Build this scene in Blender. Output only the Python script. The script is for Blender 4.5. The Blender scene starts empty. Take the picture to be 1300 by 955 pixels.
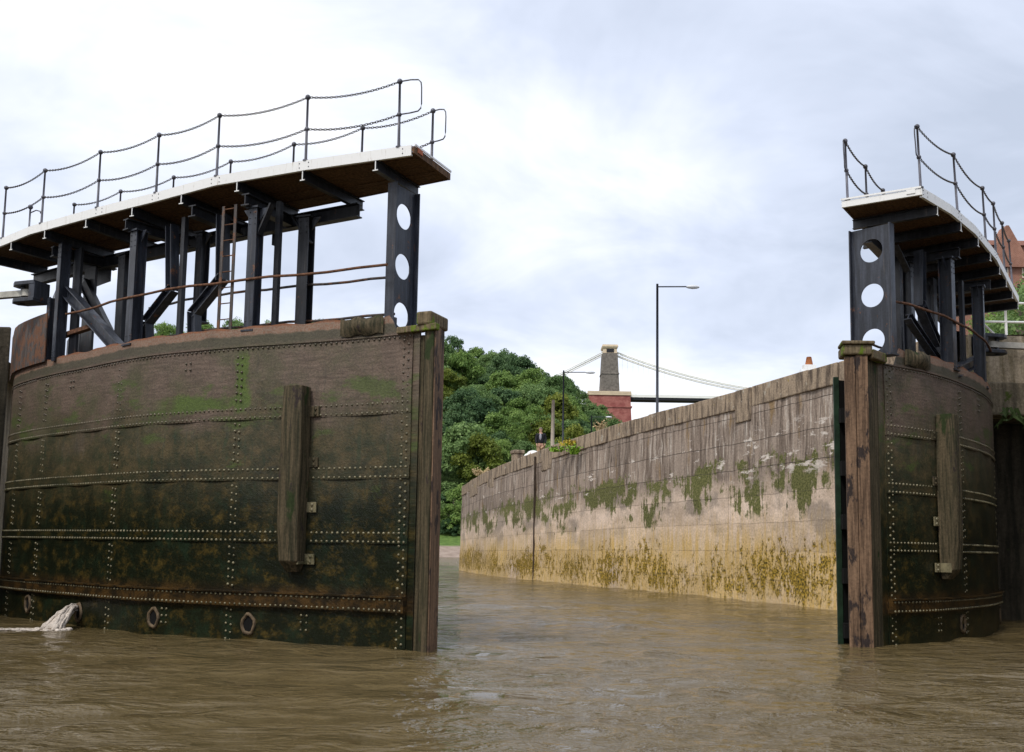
import bpy, math, random
import numpy as np
from mathutils import Vector, Matrix
C = bpy.context; D = bpy.data
S = C.scene
rnd = random.Random(7)
R = math.radians

# ------------------------------------------------------------------ camera
F_PX, VP, TH, ROLL, H = 1300.0, 553.474, R(6.2567), R(0.9167), 1.5
cd = D.cameras.new('camera'); cam = D.objects.new('camera', cd); C.collection.objects.link(cam); S.camera = cam
cd.sensor_width = 36; cd.lens = 36.0 * F_PX / 1300.0
cd.shift_y = (VP - 477.5) / 1300.0
cd.clip_start = 0.1; cd.clip_end = 8000
cam.location = (0, 0, H)
cam.matrix_world = Matrix.Translation((0, 0, H)) @ Matrix.Rotation(R(90) + TH, 4, 'X') @ Matrix.Rotation(ROLL, 4, 'Z')

def ray(u, v):
    a = (u - 650) / F_PX; b = (VP - v) / F_PX
    X = a * math.cos(ROLL) - b * math.sin(ROLL); Y = a * math.sin(ROLL) + b * math.cos(ROLL)
    return Vector((X, math.cos(TH) - Y * math.sin(TH), math.sin(TH) + Y * math.cos(TH)))
def at(u, v, y):
    d = ray(u, v); t = y / d.y
    return Vector((d.x * t, y, H + d.z * t))
def proj_u(p):
    q = p - Vector((0, 0, H))
    # inverse of ray(): express in camera axes
    f = Vector((0, math.cos(TH), math.sin(TH))); up = Vector((0, -math.sin(TH), math.cos(TH)))
    X = q.x / q.dot(f); Y = q.dot(up) / q.dot(f)
    a = X * math.cos(ROLL) + Y * math.sin(ROLL)
    return 650 + a * F_PX

# ------------------------------------------------------------------ world, sun, exposure
SUN_EL, SUN_AZ = 52.0, 215.0     # azimuth clockwise from +Y (camera looks +Y): from behind left
w = D.worlds.new('World'); S.world = w; w.use_nodes = True
nt = w.node_tree; N = nt.nodes; L = nt.links
bg = N['Background']
sky = N.new('ShaderNodeTexSky'); sky.sky_type = 'NISHITA'; sky.sun_disc = False
sky.sun_elevation = R(SUN_EL); sky.sun_rotation = R(SUN_AZ)
tc = N.new('ShaderNodeTexCoord')
sep = N.new('ShaderNodeSeparateXYZ'); L.new(tc.outputs['Generated'], sep.inputs[0])
def wm(op, a, b=None, clamp=False):
    n = N.new('ShaderNodeMath'); n.operation = op; n.use_clamp = clamp
    for i, x in enumerate((a, b)):
        if x is None: continue
        if isinstance(x, (int, float)): n.inputs[i].default_value = x
        else: L.new(x, n.inputs[i])
    return n.outputs[0]
zz = wm('ADD', wm('ABSOLUTE', sep.outputs[2]), 0.22)
cmb = N.new('ShaderNodeCombineXYZ')
L.new(wm('DIVIDE', sep.outputs[0], zz), cmb.inputs[0]); L.new(wm('DIVIDE', sep.outputs[1], zz), cmb.inputs[1])
def wnoise(scale, detail, off, rough=0.55, dist=0.3):
    m = N.new('ShaderNodeMapping'); m.inputs['Location'].default_value = off; L.new(cmb.outputs[0], m.inputs[0])
    n = N.new('ShaderNodeTexNoise'); n.inputs['Scale'].default_value = scale; n.inputs['Detail'].default_value = detail
    n.inputs['Roughness'].default_value = rough; n.inputs['Distortion'].default_value = dist
    L.new(m.outputs[0], n.inputs[0]); return n.outputs['Fac']
n1 = wnoise(0.75, 6, (3.1, 1.7, 0)); n2 = wnoise(2.4, 5, (0.3, 7.7, 0), 0.6, 0.6)
dens = wm('ADD', wm('ADD', wm('MULTIPLY', n1, 0.80), wm('MULTIPLY', n2, 0.30)), -0.012)
# clouds thin out to the upper left and near the horizon
dens = wm('ADD', dens, wm('MULTIPLY', sep.outputs[0], 0.15))
dens = wm('ADD', dens, wm('MULTIPLY', wm('SUBTRACT', wm('ABSOLUTE', wm('SUBTRACT', sep.outputs[2], 0.28)), 0.12), -0.22))
ramp = N.new('ShaderNodeValToRGB'); L.new(dens, ramp.inputs[0])
cr = ramp.color_ramp; cr.elements[0].position = 0.40; cr.elements[0].color = (1.0, 1.0, 1.03, 1)
cr.elements[1].position = 0.68; cr.elements[1].color = (0.50, 0.56, 0.68, 1)
e = cr.elements.new(0.47); e.color = (0.84, 0.88, 0.98, 1)
e = cr.elements.new(0.56); e.color = (0.66, 0.72, 0.86, 1)
sk = N.new('ShaderNodeVectorMath'); sk.operation = 'SCALE'; L.new(sky.outputs[0], sk.inputs[0]); sk.inputs['Scale'].default_value = 0.10
ck = N.new('ShaderNodeVectorMath'); ck.operation = 'SCALE'; L.new(ramp.outputs[0], ck.inputs[0]); ck.inputs['Scale'].default_value = 0.83
mx = N.new('ShaderNodeMix'); mx.data_type = 'RGBA'; mx.inputs[0].default_value = 0.93
L.new(sk.outputs[0], mx.inputs[6]); L.new(ck.outputs[0], mx.inputs[7])
L.new(mx.outputs[2], bg.inputs[0]); bg.inputs[1].default_value = 1.0
sd = D.lights.new('sun', 'SUN'); sd.energy = 1.5; sd.angle = R(12); sd.color = (1, 0.95, 0.88)
so = D.objects.new('sun', sd); C.collection.objects.link(so)
sdir = Vector((math.sin(R(SUN_AZ)) * math.cos(R(SUN_EL)), math.cos(R(SUN_AZ)) * math.cos(R(SUN_EL)), math.sin(R(SUN_EL))))
so.rotation_euler = sdir.to_track_quat('Z', 'Y').to_euler()
S.view_settings.view_transform = 'Standard'; S.view_settings.look = 'None'
S.view_settings.exposure = 0.55; S.view_settings.gamma = 1.0; S.view_settings.use_curve_mapping = False
S.render.engine = 'CYCLES'
S.cycles.max_bounces = 6; S.cycles.transparent_max_bounces = 4

# ------------------------------------------------------------------ material helpers
class Mat:
    def __init__(s, name, rough=0.8, spec=0.3, metallic=0.0):
        s.m = D.materials.new(name); s.m.use_nodes = True; s.t = s.m.node_tree; s.N = s.t.nodes; s.L = s.t.links
        s.b = s.N['Principled BSDF']; s.b.inputs['Roughness'].default_value = rough
        s.b.inputs['Specular IOR Level'].default_value = spec; s.b.inputs['Metallic'].default_value = metallic
        s.tc = s.N.new('ShaderNodeTexCoord')
    def coord(s, kind='Object', scale=(1, 1, 1), loc=(0, 0, 0)):
        m = s.N.new('ShaderNodeMapping'); m.inputs['Scale'].default_value = scale; m.inputs['Location'].default_value = loc
        s.L.new(s.tc.outputs[kind], m.inputs[0]); return m.outputs[0]
    def noise(s, co, scale, detail=4, rough=0.6, dist=0.0):
        n = s.N.new('ShaderNodeTexNoise'); s.L.new(co, n.inputs[0]); n.inputs['Scale'].default_value = scale
        n.inputs['Detail'].default_value = detail; n.inputs['Roughness'].default_value = rough; n.inputs['Distortion'].default_value = dist
        return n.outputs['Fac']
    def math(s, op, a, b=0.0, clamp=False):
        n = s.N.new('ShaderNodeMath'); n.operation = op; n.use_clamp = clamp
        for i, x in enumerate((a, b)):
            if isinstance(x, (int, float)): n.inputs[i].default_value = x
            else: s.L.new(x, n.inputs[i])
        return n.outputs[0]
    def step(s, f, a, b):     # smooth 0..1 between a and b
        n = s.N.new('ShaderNodeMapRange'); n.interpolation_type = 'SMOOTHSTEP'
        s.L.new(f, n.inputs[0]); n.inputs[1].default_value = a; n.inputs[2].default_value = b
        if a > b:
            n.inputs[1].default_value = b; n.inputs[2].default_value = a; n.inputs[3].default_value = 1; n.inputs[4].default_value = 0
        return n.outputs[0]
    def mix(s, f, a, b):
        n = s.N.new('ShaderNodeMix'); n.data_type = 'RGBA'
        if isinstance(f, (int, float)): n.inputs[0].default_value = f
        else: s.L.new(f, n.inputs[0])
        for i, x in ((6, a), (7, b)):
            if isinstance(x, tuple): n.inputs[i].default_value = (*x, 1)
            else: s.L.new(x, n.inputs[i])
        return n.outputs[2]
    def ramp(s, f, stops):
        n = s.N.new('ShaderNodeValToRGB'); s.L.new(f, n.inputs[0]); r = n.color_ramp
        while len(r.elements) < len(stops): r.elements.new(0.5)
        for e, (p, c) in zip(r.elements, stops): e.position = p; e.color = (*c, 1)
        return n.outputs[0]
    def xyz(s, co):
        n = s.N.new('ShaderNodeSeparateXYZ'); s.L.new(co, n.inputs[0]); return n.outputs
    def mul(s, c, f, lo=0.5, hi=1.4):   # multiply colour by grey remapped factor
        n = s.N.new('ShaderNodeMapRange'); s.L.new(f, n.inputs[0]); n.inputs[1].default_value = 0.3; n.inputs[2].default_value = 0.7
        n.inputs[3].default_value = lo; n.inputs[4].default_value = hi
        v = s.N.new('ShaderNodeVectorMath'); v.operation = 'SCALE'; s.L.new(n.outputs[0], v.inputs['Scale'])
        if isinstance(c, tuple): v.inputs[0].default_value = c
        else: s.L.new(c, v.inputs[0])
        return v.outputs[0]
    def bump(s, h, strength=0.3, dist=0.02, prev=None):
        n = s.N.new('ShaderNodeBump'); n.inputs['Strength'].default_value = strength; n.inputs['Distance'].default_value = dist
        s.L.new(h, n.inputs['Height'])
        if prev is not None: s.L.new(prev, n.inputs['Normal'])
        return n.outputs[0]
    def out(s, col, nrm=None, rough=None):
        if isinstance(col, tuple): s.b.inputs['Base Color'].default_value = (*col, 1)
        else: s.L.new(col, s.b.inputs['Base Color'])
        if nrm is not None: s.L.new(nrm, s.b.inputs['Normal'])
        if rough is not None: s.L.new(rough, s.b.inputs['Roughness'])
        return s.m

def m_plain(name, col, rough=0.7, var=0.25, scale=6, spec=0.3, bump=0.2):
    k = Mat(name, rough, spec); co = k.coord(); f = k.noise(co, scale, 5)
    return k.out(k.mul(col, f, 1 - var, 1 + var), k.bump(k.noise(co, scale * 4, 3), bump, 0.01))

def zw_l(k, z, med): return k.math('ADD', z, k.math('MULTIPLY', k.math('SUBTRACT', med, 0.5), 0.10))
def m_gate():
    k = Mat('weedy_gate_steel', 0.62, 0.5); uv = k.coord('UV'); X = k.xyz(uv); z = X[1]
    big = k.noise(uv, 0.9, 5, 0.6); med = k.noise(uv, 3.2, 6, 0.65)
    streak = k.noise(k.coord('UV', (4.0, 0.5, 1)), 2.2, 5, 0.6)
    hor = k.noise(k.coord('UV', (0.8, 9.0, 1)), 2.5, 5, 0.65)
    fine = k.noise(uv, 26, 4, 0.7)
    zw = k.math('ADD', z, k.math('MULTIPLY', k.math('SUBTRACT', big, 0.5), 2.4))
    zw2 = k.math('ADD', zw, k.math('MULTIPLY', k.math('SUBTRACT', streak, 0.5), 0.9))
    bl = k.noise(k.coord('UV', (1.0, 1.15, 1), (6, 6, 0)), 3.2, 9, 0.78)
    low = k.mix(k.step(bl, 0.48, 0.66), (0.008, 0.011, 0.005), (0.072, 0.050, 0.012))
    low = k.mix(k.step(k.noise(k.coord('UV', (1.6, 1, 1), (5, 3, 0)), 1.4, 6, 0.7), 0.50, 0.68), low, (0.012, 0.022, 0.011))
    mid = k.mix(k.step(bl, 0.36, 0.66), (0.026, 0.030, 0.011), (0.088, 0.064, 0.028))
    mid = k.mix(k.math('MULTIPLY', k.step(streak, 0.56, 0.66), 0.6), mid, (0.020, 0.036, 0.016))
    top = k.mix(k.step(hor, 0.30, 0.70), (0.088, 0.060, 0.042), (0.150, 0.106, 0.078))
    top = k.mix(k.step(k.noise(k.coord('UV', (1, 1, 1), (9, 2, 0)), 0.8, 6, 0.7), 0.42, 0.66), top, (0.076, 0.068, 0.034))
    top = k.mix(k.math('MULTIPLY', k.step(streak, 0.58, 0.70), 0.5), top, (0.060, 0.050, 0.034))
    c = k.mix(k.step(zw2, 1.7, 3.1), low, mid)
    c = k.mix(k.step(zw2, 3.1, 4.0), c, top)
    # bright moss in patches, mostly just above the third strap
    mz = k.math('MULTIPLY', k.step(z, 2.6, 3.6), k.step(z, 4.5, 3.95))
    mf = k.math('ADD', k.math('MULTIPLY', k.noise(k.coord('UV', (0.5, 1.2, 1), (4.2, 1.3, 0)), 1.6, 6, 0.65), 1.0), k.math('MULTIPLY', mz, 0.12))
    mf = k.math('ADD', mf, k.math('MULTIPLY', k.math('SUBTRACT', fine, 0.5), 0.10)); c = k.mix(k.math('MULTIPLY', k.math('MULTIPLY', k.step(mf, 0.635, 0.73), 0.8), k.step(z, 1.9, 2.6)), c, (0.058, 0.082, 0.016))
    # bright green trickle below one riveted seam
    dx = k.math('ABSOLUTE', k.math('SUBTRACT', k.math('ADD', X[0], k.math('ADD', k.math('MULTIPLY', k.math('SUBTRACT', bl, 0.5), 0.55), k.math('MULTIPLY', k.math('SUBTRACT', fine, 0.5), 0.12))), 3.17))
    tr = k.math('MULTIPLY', k.step(dx, 0.16, 0.05), k.math('MULTIPLY', k.step(z, 3.5, 3.8), k.step(k.math('ADD', z, k.math('MULTIPLY', bl, 0.6)), 5.0, 4.8)))
    c = k.mix(tr, c, (0.072, 0.108, 0.014))
    dz = k.math('ADD', z, k.math('MULTIPLY', k.math('SUBTRACT', med, 0.5), -0.5))
    sh = k.math('MULTIPLY', k.math('MULTIPLY', k.step(dz, 3.62, 3.70), k.step(dz, 3.98, 3.86)), k.math('MULTIPLY', k.step(X[0], 1.9, 2.4), k.step(X[0], 5.2, 4.6)))
    c = k.mix(k.math('MULTIPLY', sh, k.step(big, 0.35, 0.5)), c, (0.066, 0.098, 0.016))
    c = k.mix(k.math('MULTIPLY', k.step(zw_l(k, z, med), 4.70, 4.76), 0.8), c, (0.062, 0.055, 0.032))
    # rusty top edge and thin pale salt line
    rz = k.math('ADD', z, k.math('MULTIPLY', k.math('SUBTRACT', med, 0.5), 0.12))
    c = k.mix(k.step(rz, 4.86, 4.90), c, k.mix(k.step(fine, 0.4, 0.6), (0.27, 0.19, 0.135), (0.17, 0.085, 0.050)))
    c = k.mix(k.step(rz, 4.985, 5.01), c, k.mix(k.step(fine, 0.4, 0.6), (0.30, 0.115, 0.045), (0.15, 0.062, 0.032)))
    # rusty line by the bottom ledge
    c = k.mix(k.math('MULTIPLY', k.step(z, 0.46, 0.56), k.math('MULTIPLY', k.step(z, 0.95, 0.72), k.step(bl, 0.2, 0.5))), c, k.mix(k.step(med, 0.4, 0.6), (0.020, 0.014, 0.007), (0.066, 0.036, 0.011)))
    c = k.mul(c, fine, 0.62, 1.38); c = k.mul(c, med, 0.82, 1.18)
    nb = k.bump(med, 0.35, 0.03); nb = k.bump(fine, 0.6, 0.012, nb); nb = k.bump(hor, 0.12, 0.02, nb)
    return k.out(c, nb, k.mix(k.step(z, 1.5, 3.5), (0.30,) * 3, (0.66,) * 3))
def m_wall():
    k = Mat('tidal_masonry', 0.85, 0.2); uv = k.coord('UV'); X = k.xyz(uv); s_, z = X[0], X[1]
    br = k.N.new('ShaderNodeTexBrick'); wv_ = k.N.new('ShaderNodeVectorMath'); wv_.operation = 'MULTIPLY_ADD'; wn_ = k.N.new('ShaderNodeTexNoise'); k.L.new(uv, wn_.inputs[0]); wn_.inputs['Scale'].default_value = 1.3; k.L.new(wn_.outputs['Color'], wv_.inputs[0]); wv_.inputs[1].default_value = (0.12, 0.10, 0); k.L.new(k.coord('UV', (1, 1, 1), (0, 0.13, 0)), wv_.inputs[2]); k.L.new(wv_.outputs[0], br.inputs[0])
    br.inputs['Scale'].default_value = 1; br.inputs['Brick Width'].default_value = 2.9; br.inputs['Row Height'].default_value = 0.86; br.squash = 0.7; br.squash_frequency = 3
    br.inputs['Mortar Size'].default_value = 0.013; br.inputs['Mortar Smooth'].default_value = 0.4
    br.inputs['Color1'].default_value = (0.66, 0.66, 0.66, 1); br.inputs['Color2'].default_value = (0.34, 0.34, 0.34, 1); br.inputs['Mortar'].default_value = (0, 0, 0, 1)
    big = k.noise(uv, 0.35, 4); med = k.noise(uv, 1.6, 6, 0.65); fine = k.noise(uv, 14, 5, 0.7)
    streak = k.noise(k.coord('UV', (3.2, 0.22, 1)), 1.5, 6, 0.65)
    streak2 = k.noise(k.coord('UV', (4.0, 0.30, 1), (11, 3, 0)), 1.6, 5, 0.7)
    # the bands sink towards the far end with the wall itself
    zs = k.math('MULTIPLY', z, 1.0)
    zw = k.math('ADD', zs, k.math('MULTIPLY', k.math('SUBTRACT', med, 0.5), 1.2))
    zs2 = k.math('ADD', zs, k.math('MULTIPLY', k.math('SUBTRACT', streak2, 0.5), 2.6))
    top = k.mix(k.step(streak, 0.36, 0.60), (0.125, 0.094, 0.074), (0.32, 0.258, 0.21))
    top = k.mix(k.step(streak2, 0.54, 0.64), top, (0.46, 0.405, 0.35))
    top = k.mix(k.step(streak2, 0.42, 0.34), top, (0.075, 0.056, 0.045))
    top = k.mix(k.step(k.noise(k.coord('UV', (1.4, 0.25, 1), (3, 8, 0)), 1.5, 4), 0.58, 0.68), top, (0.24, 0.165, 0.09))
    beige = k.mix(k.step(med, 0.32, 0.68), (0.46, 0.36, 0.275), (0.66, 0.53, 0.43))
    beige = k.mix(k.step(k.noise(k.coord('UV', (0.9, 1.0, 1), (31, 4, 0)), 0.5, 5), 0.52, 0.62), beige, (0.33, 0.27, 0.22))
    och = k.mix(k.step(streak2, 0.36, 0.62), (0.52, 0.35, 0.12), (0.58, 0.44, 0.26))
    c = k.mix(k.step(zw, 3.2, 4.2), beige, top)
    c = k.mix(k.math('MULTIPLY', k.step(zs2, 3.0, 1.2), k.step(big, 0.30, 0.50)), c, och)
    # green weed patches with dripping lower edges
    g = k.math('ADD', k.noise(k.coord('UV', (0.62, 0.60, 1), (2, 5, 0)), 1.0, 7, 0.7), k.math('MULTIPLY', k.math('SUBTRACT', streak2, 0.5), 0.45))
    zg_ = k.math('ADD', zs, k.math('MULTIPLY', k.math('SUBTRACT', big, 0.5), 4.0)); gz = k.math('MULTIPLY', k.step(zg_, 2.3, 3.7), k.step(zw, 4.8, 3.9))
    g = k.math('ADD', g, k.math('MULTIPLY', gz, 0.15))
    c = k.mix(k.math('MULTIPLY', k.step(g, 0.600, 0.655), k.step(gz, 0.05, 0.25)), c, k.mix(k.step(fine, 0.4, 0.6), (0.085, 0.092, 0.028), (0.150, 0.148, 0.055)))
    gd = k.noise(k.coord('UV', (2.2, 0.55, 1), (14, 9, 0)), 1.2, 5, 0.6)
    c = k.mix(k.math('MULTIPLY', k.step(gd, 0.675, 0.70), k.math('MULTIPLY', k.step(zs, 1.6, 2.2), k.step(zs, 3.4, 2.9))), c, (0.050, 0.055, 0.018))
    # brown-gold bladder weed near the water
    y = k.math('ADD', k.noise(k.coord('UV', (2.6, 1.5, 1), (7, 1, 0)), 1.6, 8, 0.82), k.math('MULTIPLY', k.math('SUBTRACT', streak2, 0.5), 0.35))
    y = k.math('ADD', y, k.math('MULTIPLY', k.math('SUBTRACT', k.noise(k.coord('UV', (1, 1, 1), (40, 3, 0)), 0.3, 3), 0.5), 0.45))
    yz = k.math('MULTIPLY', k.step(zs, -0.3, 0.45), k.step(zs, 2.3, 0.9))
    y = k.math('ADD', y, k.math('MULTIPLY', yz, 0.13))
    c = k.mix(k.math('MULTIPLY', k.step(y, 0.595, 0.64), k.step(yz, 0.02, 0.2)), c, k.mix(k.step(fine, 0.38, 0.62), (0.040, 0.032, 0.008), (0.38, 0.25, 0.035)))
    # white lime runs under the coping
    lm = k.noise(k.coord('UV', (0.5, 1.5, 1), (1, 1, 0)), 1.8, 7, 0.72)
    lm = k.math('ADD', lm, k.math('MULTIPLY', k.step(s_, 16, 6), 0.05)); c = k.mix(k.math('MULTIPLY', k.step(lm, 0.60, 0.65), k.math('MULTIPLY', k.step(zs, 3.5, 4.1), k.step(zs, 5.6, 5.0))), c, (0.62, 0.56, 0.50))
    mort = k.xyz(br.outputs['Color'])[0]
    jf = k.math('MULTIPLY', k.step(mort, 0.28, 0.08), k.step(zs, 2.6, 4.4))
    c = k.mix(k.math('MULTIPLY', jf, k.step(med, 0.3, 0.55)), c, (0.075, 0.060, 0.050))
    c = k.mul(c, fine, 0.72, 1.28); c = k.mul(c, mort, 0.84, 1.16)
    nb = k.bump(med, 0.5, 0.06); nb = k.bump(fine, 0.6, 0.02, nb); nb = k.bump(k.step(mort, 0.05, 0.3), 0.9, 0.04, nb)
    return k.out(c, nb)
def m_coping():
    k = Mat('old_coping_stone', 0.9, 0.2); co = k.coord(); X = k.xyz(co)
    st = k.noise(k.coord('Object', (3.5, 3.5, 0.6)), 1.6, 6, 0.65); med = k.noise(co, 2.2, 5); fine = k.noise(co, 18, 4, 0.7)
    c = k.mix(k.step(st, 0.35, 0.6), (0.10, 0.076, 0.058), (0.34, 0.265, 0.19))
    c = k.mix(k.step(k.noise(k.coord('Object', (1, 1, 1), (4, 4, 4)), 3.2, 5, 0.7), 0.66, 0.70), c, (0.32, 0.24, 0.03))
    c = k.mix(k.step(med, 0.62, 0.7), c, (0.38, 0.34, 0.28))
    return k.out(k.mul(c, fine, 0.7, 1.3), k.bump(fine, 0.7, 0.03))
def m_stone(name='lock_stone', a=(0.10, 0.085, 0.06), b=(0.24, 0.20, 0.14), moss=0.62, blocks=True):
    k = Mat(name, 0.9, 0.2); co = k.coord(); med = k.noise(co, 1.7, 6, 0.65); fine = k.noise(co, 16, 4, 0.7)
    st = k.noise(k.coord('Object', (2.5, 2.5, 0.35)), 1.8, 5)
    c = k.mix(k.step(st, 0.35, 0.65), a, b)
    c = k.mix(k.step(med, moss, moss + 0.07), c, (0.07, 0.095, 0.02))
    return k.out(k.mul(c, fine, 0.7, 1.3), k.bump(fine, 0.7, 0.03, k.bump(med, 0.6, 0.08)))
def m_timber(name, a, b, moss=0.7, dark=0.62, mosscol=(0.075, 0.11, 0.015)):
    k = Mat(name, 0.8, 0.25); gr = k.noise(k.coord('Object', (14, 14, 0.7)), 1.5, 5, 0.65); med = k.noise(k.coord('Object', (2, 2, 0.8)), 1.6, 5)
    fine = k.noise(k.coord(), 24, 4, 0.7)
    c = k.mix(k.step(gr, 0.35, 0.65), a, b)
    c = k.mix(k.step(k.noise(k.coord('Object', (2.4, 2.4, 1.0), (3, 1, 6)), 1.7, 5, 0.65), dark, dark + 0.06), c, (0.035, 0.025, 0.022))
    c = k.mix(k.step(med, moss, moss + 0.06), c, mosscol)
    return k.out(k.mul(c, fine, 0.7, 1.3), k.bump(gr, 0.6, 0.02, k.bump(fine, 0.4, 0.01)))
def m_steel(name='dark_painted_steel', col=(0.007, 0.008, 0.011), rust=0.66, rough=0.42):
    k = Mat(name, rough, 0.5); co = k.coord(); n = k.noise(co, 5, 6, 0.7); n2 = k.noise(k.coord('Object', (9, 9, 0.8)), 1.6, 5)
    c = k.mix(k.step(n2, 0.40, 0.68), col, tuple(x * 2.3 + 0.006 for x in col))
    c = k.mix(k.step(n, rust - 0.03, rust + 0.04), c, (0.14, 0.060, 0.028)); c = k.mix(k.math('MULTIPLY', k.step(k.noise(k.coord('Object', (12, 12, 0.5), (3, 3, 1)), 1.8, 4), .62, .70), .5), c, (0.10, 0.085, 0.075))
    fine = k.noise(co, 30, 4, 0.7)
    return k.out(k.mul(c, fine, 0.75, 1.25), k.bump(fine, 0.25, 0.004), k.math('ADD', k.math('MULTIPLY', n, 0.5), rough - 0.2))
def m_water():
    k = Mat('muddy_water', 0.06, 0.5); k.b.inputs['IOR'].default_value = 1.333
    co = k.coord('Object'); 
    a = k.noise(k.coord('Object', (0.7, 1.15, 1)), 0.8, 4, 0.55, 0.6)
    b = k.noise(k.coord('Object', (0.9, 1.5, 1), (3, 9, 0)), 2.6, 4, 0.6, 0.4)
    c_ = k.noise(k.coord('Object', (1.0, 1.3, 1), (8, 2, 0)), 9.0, 3, 0.6)
    patch = k.step(k.noise(k.coord('Object', (0.35, 0.5, 1), (2, 2, 0)), 0.5, 3), 0.38, 0.62)
    hsum = k.math('ADD', k.math('MULTIPLY', a, 0.55), k.math('MULTIPLY', k.math('MULTIPLY', b, 0.26), k.math('ADD', patch, 0.35)))
    hsum = k.math('ADD', hsum, k.math('MULTIPLY', k.math('MULTIPLY', c_, 0.05), k.math('ADD', patch, 0.25)))
    nb = k.bump(hsum, 1.0, 0.42)
    col = k.mix(k.noise(co, 0.3, 3), (0.094, 0.068, 0.027), (0.132, 0.099, 0.048))
    return k.out(col, nb)
def m_leaf(name, a, b, rough=0.6):
    k = Mat(name, rough, 0.25); at_ = k.N.new('ShaderNodeAttribute'); at_.attribute_name = 'var'
    c = k.mix(at_.outputs['Fac'], a, b)
    tr = k.N.new('ShaderNodeBsdfTranslucent'); k.L.new(c, tr.inputs[0]); mxs = k.N.new('ShaderNodeMixShader'); mxs.inputs[0].default_value = 0.35
    k.out(c); k.L.new(k.b.outputs[0], mxs.inputs[1]); k.L.new(tr.outputs[0], mxs.inputs[2]); k.L.new(mxs.outputs[0], k.N['Material Output'].inputs[0])
    return k.m

def m_fascia():
    k = Mat('white_paint', 0.5, 0.4); co = k.coord(); n = k.noise(co, 3.0, 6, .7); st = k.noise(k.coord('Object', (9, 9, 1.2)), 2.0, 5, .7); f = k.noise(co, 22, 4, .7)
    c = k.mix(k.step(st, .56, .72), (0.80, 0.80, 0.78), (0.50, 0.46, 0.40)); c = k.mix(k.step(n, .66, .70), c, (0.36, 0.20, 0.11)); c = k.mix(k.step(f, .66, .72), c, (0.42, 0.38, 0.33))
    return k.out(c, k.bump(f, .25, .004))
def m_rivet():
    k = Mat('worn_rivet', 0.42, 0.5); co = k.coord(); z = k.xyz(co)[2]; n = k.noise(co, 2.2, 5, .7)
    c = k.mix(k.step(k.math('ADD', z, n), 3.4, 4.6), (0.19, 0.165, 0.095), (0.085, 0.066, 0.045)); c = k.mix(k.step(n, .52, .62), c, (0.06, 0.055, 0.025)); return k.out(k.mul(c, k.noise(co, 11, 4, .7), .6, 1.4))
M = dict(
    gate=m_gate(), wall=m_wall(), coping=m_coping(), stone=m_stone(), dstone=m_stone('wet_shaded_stone', (0.022, 0.020, 0.014), (0.06, 0.05, 0.035), 0.66),
    concrete=m_stone('pale_concrete', (0.22, 0.18, 0.11), (0.46, 0.38, 0.28), 0.74),
    rivet=m_rivet(),
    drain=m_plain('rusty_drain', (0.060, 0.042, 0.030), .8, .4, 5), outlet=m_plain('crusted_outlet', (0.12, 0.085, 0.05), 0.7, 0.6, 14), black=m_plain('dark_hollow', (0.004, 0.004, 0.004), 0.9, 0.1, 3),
    rustplate=m_steel('rust_eaten_plate', (0.045, 0.035, 0.030), 0.50, 0.7),
    steel=m_steel(), steel2=m_steel('grey_blue_steel', (0.016, 0.019, 0.027), 0.64, 0.38),
    rusty=m_plain('rusty_steel', (0.13, 0.062, 0.034), 0.85, 0.6, 12),
    ladder=m_steel('rusted_ladder_steel', (0.040, 0.032, 0.028), 0.55, 0.6),
    white=m_fascia(),
    rail=m_steel('rail_paint', (0.050, 0.050, 0.062), 0.9, 0.4), chain=m_plain('chain_iron', (0.07, 0.06, 0.05), 0.5, 0.3, 20, 0.5),
    plank=m_timber('dark_deck_plank', (0.060, 0.034, 0.018), (0.150, 0.082, 0.040), 0.9, 0.8),
    timber=m_timber('weedy_timber', (0.030, 0.028, 0.014), (0.105, 0.080, 0.046), 0.61, 0.60, (0.024, 0.036, 0.010)),
    mitre=m_timber('bare_mitre_timber', (0.085, 0.052, 0.032), (0.225, 0.140, 0.085), 0.9, 0.535),
    mtop=m_timber('mossy_cap_timber', (0.085, 0.065, 0.035), (0.19, 0.145, 0.085), 0.52, 0.9, (0.12, 0.17, 0.015)),
    green=m_plain('dark_green_steel', (0.012, 0.030, 0.016), 0.5, 0.5, 5),
    redwood=m_plain('orange_end_grain', (0.42, 0.13, 0.06), 0.8, 0.25, 12),
    water=m_water(), galv=m_plain('galvanised_bar', (0.40, 0.38, 0.33), 0.5, 0.25, 7),
    foam=m_plain('frothy_water', (0.62, 0.55, 0.48), 0.25, 0.25, 22, 0.5, 0.8),
    leaf=m_leaf('broad_leaf', (0.088, 0.160, 0.050), (0.250, 0.370, 0.130)), leaf2=m_leaf('light_leaf', (0.110, 0.200, 0.045), (0.290, 0.410, 0.110)),
    leaf3=m_leaf('yellow_leaf', (0.110, 0.150, 0.020), (0.260, 0.290, 0.050)), leaf4=m_leaf('dark_leaf', (0.050, 0.108, 0.044), (0.155, 0.250, 0.100)),
    bark=m_plain('bark', (0.16, 0.13, 0.10), 0.9, 0.3, 4), palebark=m_plain('pale_bark', (0.42, 0.36, 0.29), 0.9, 0.2, 4),
)

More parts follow.
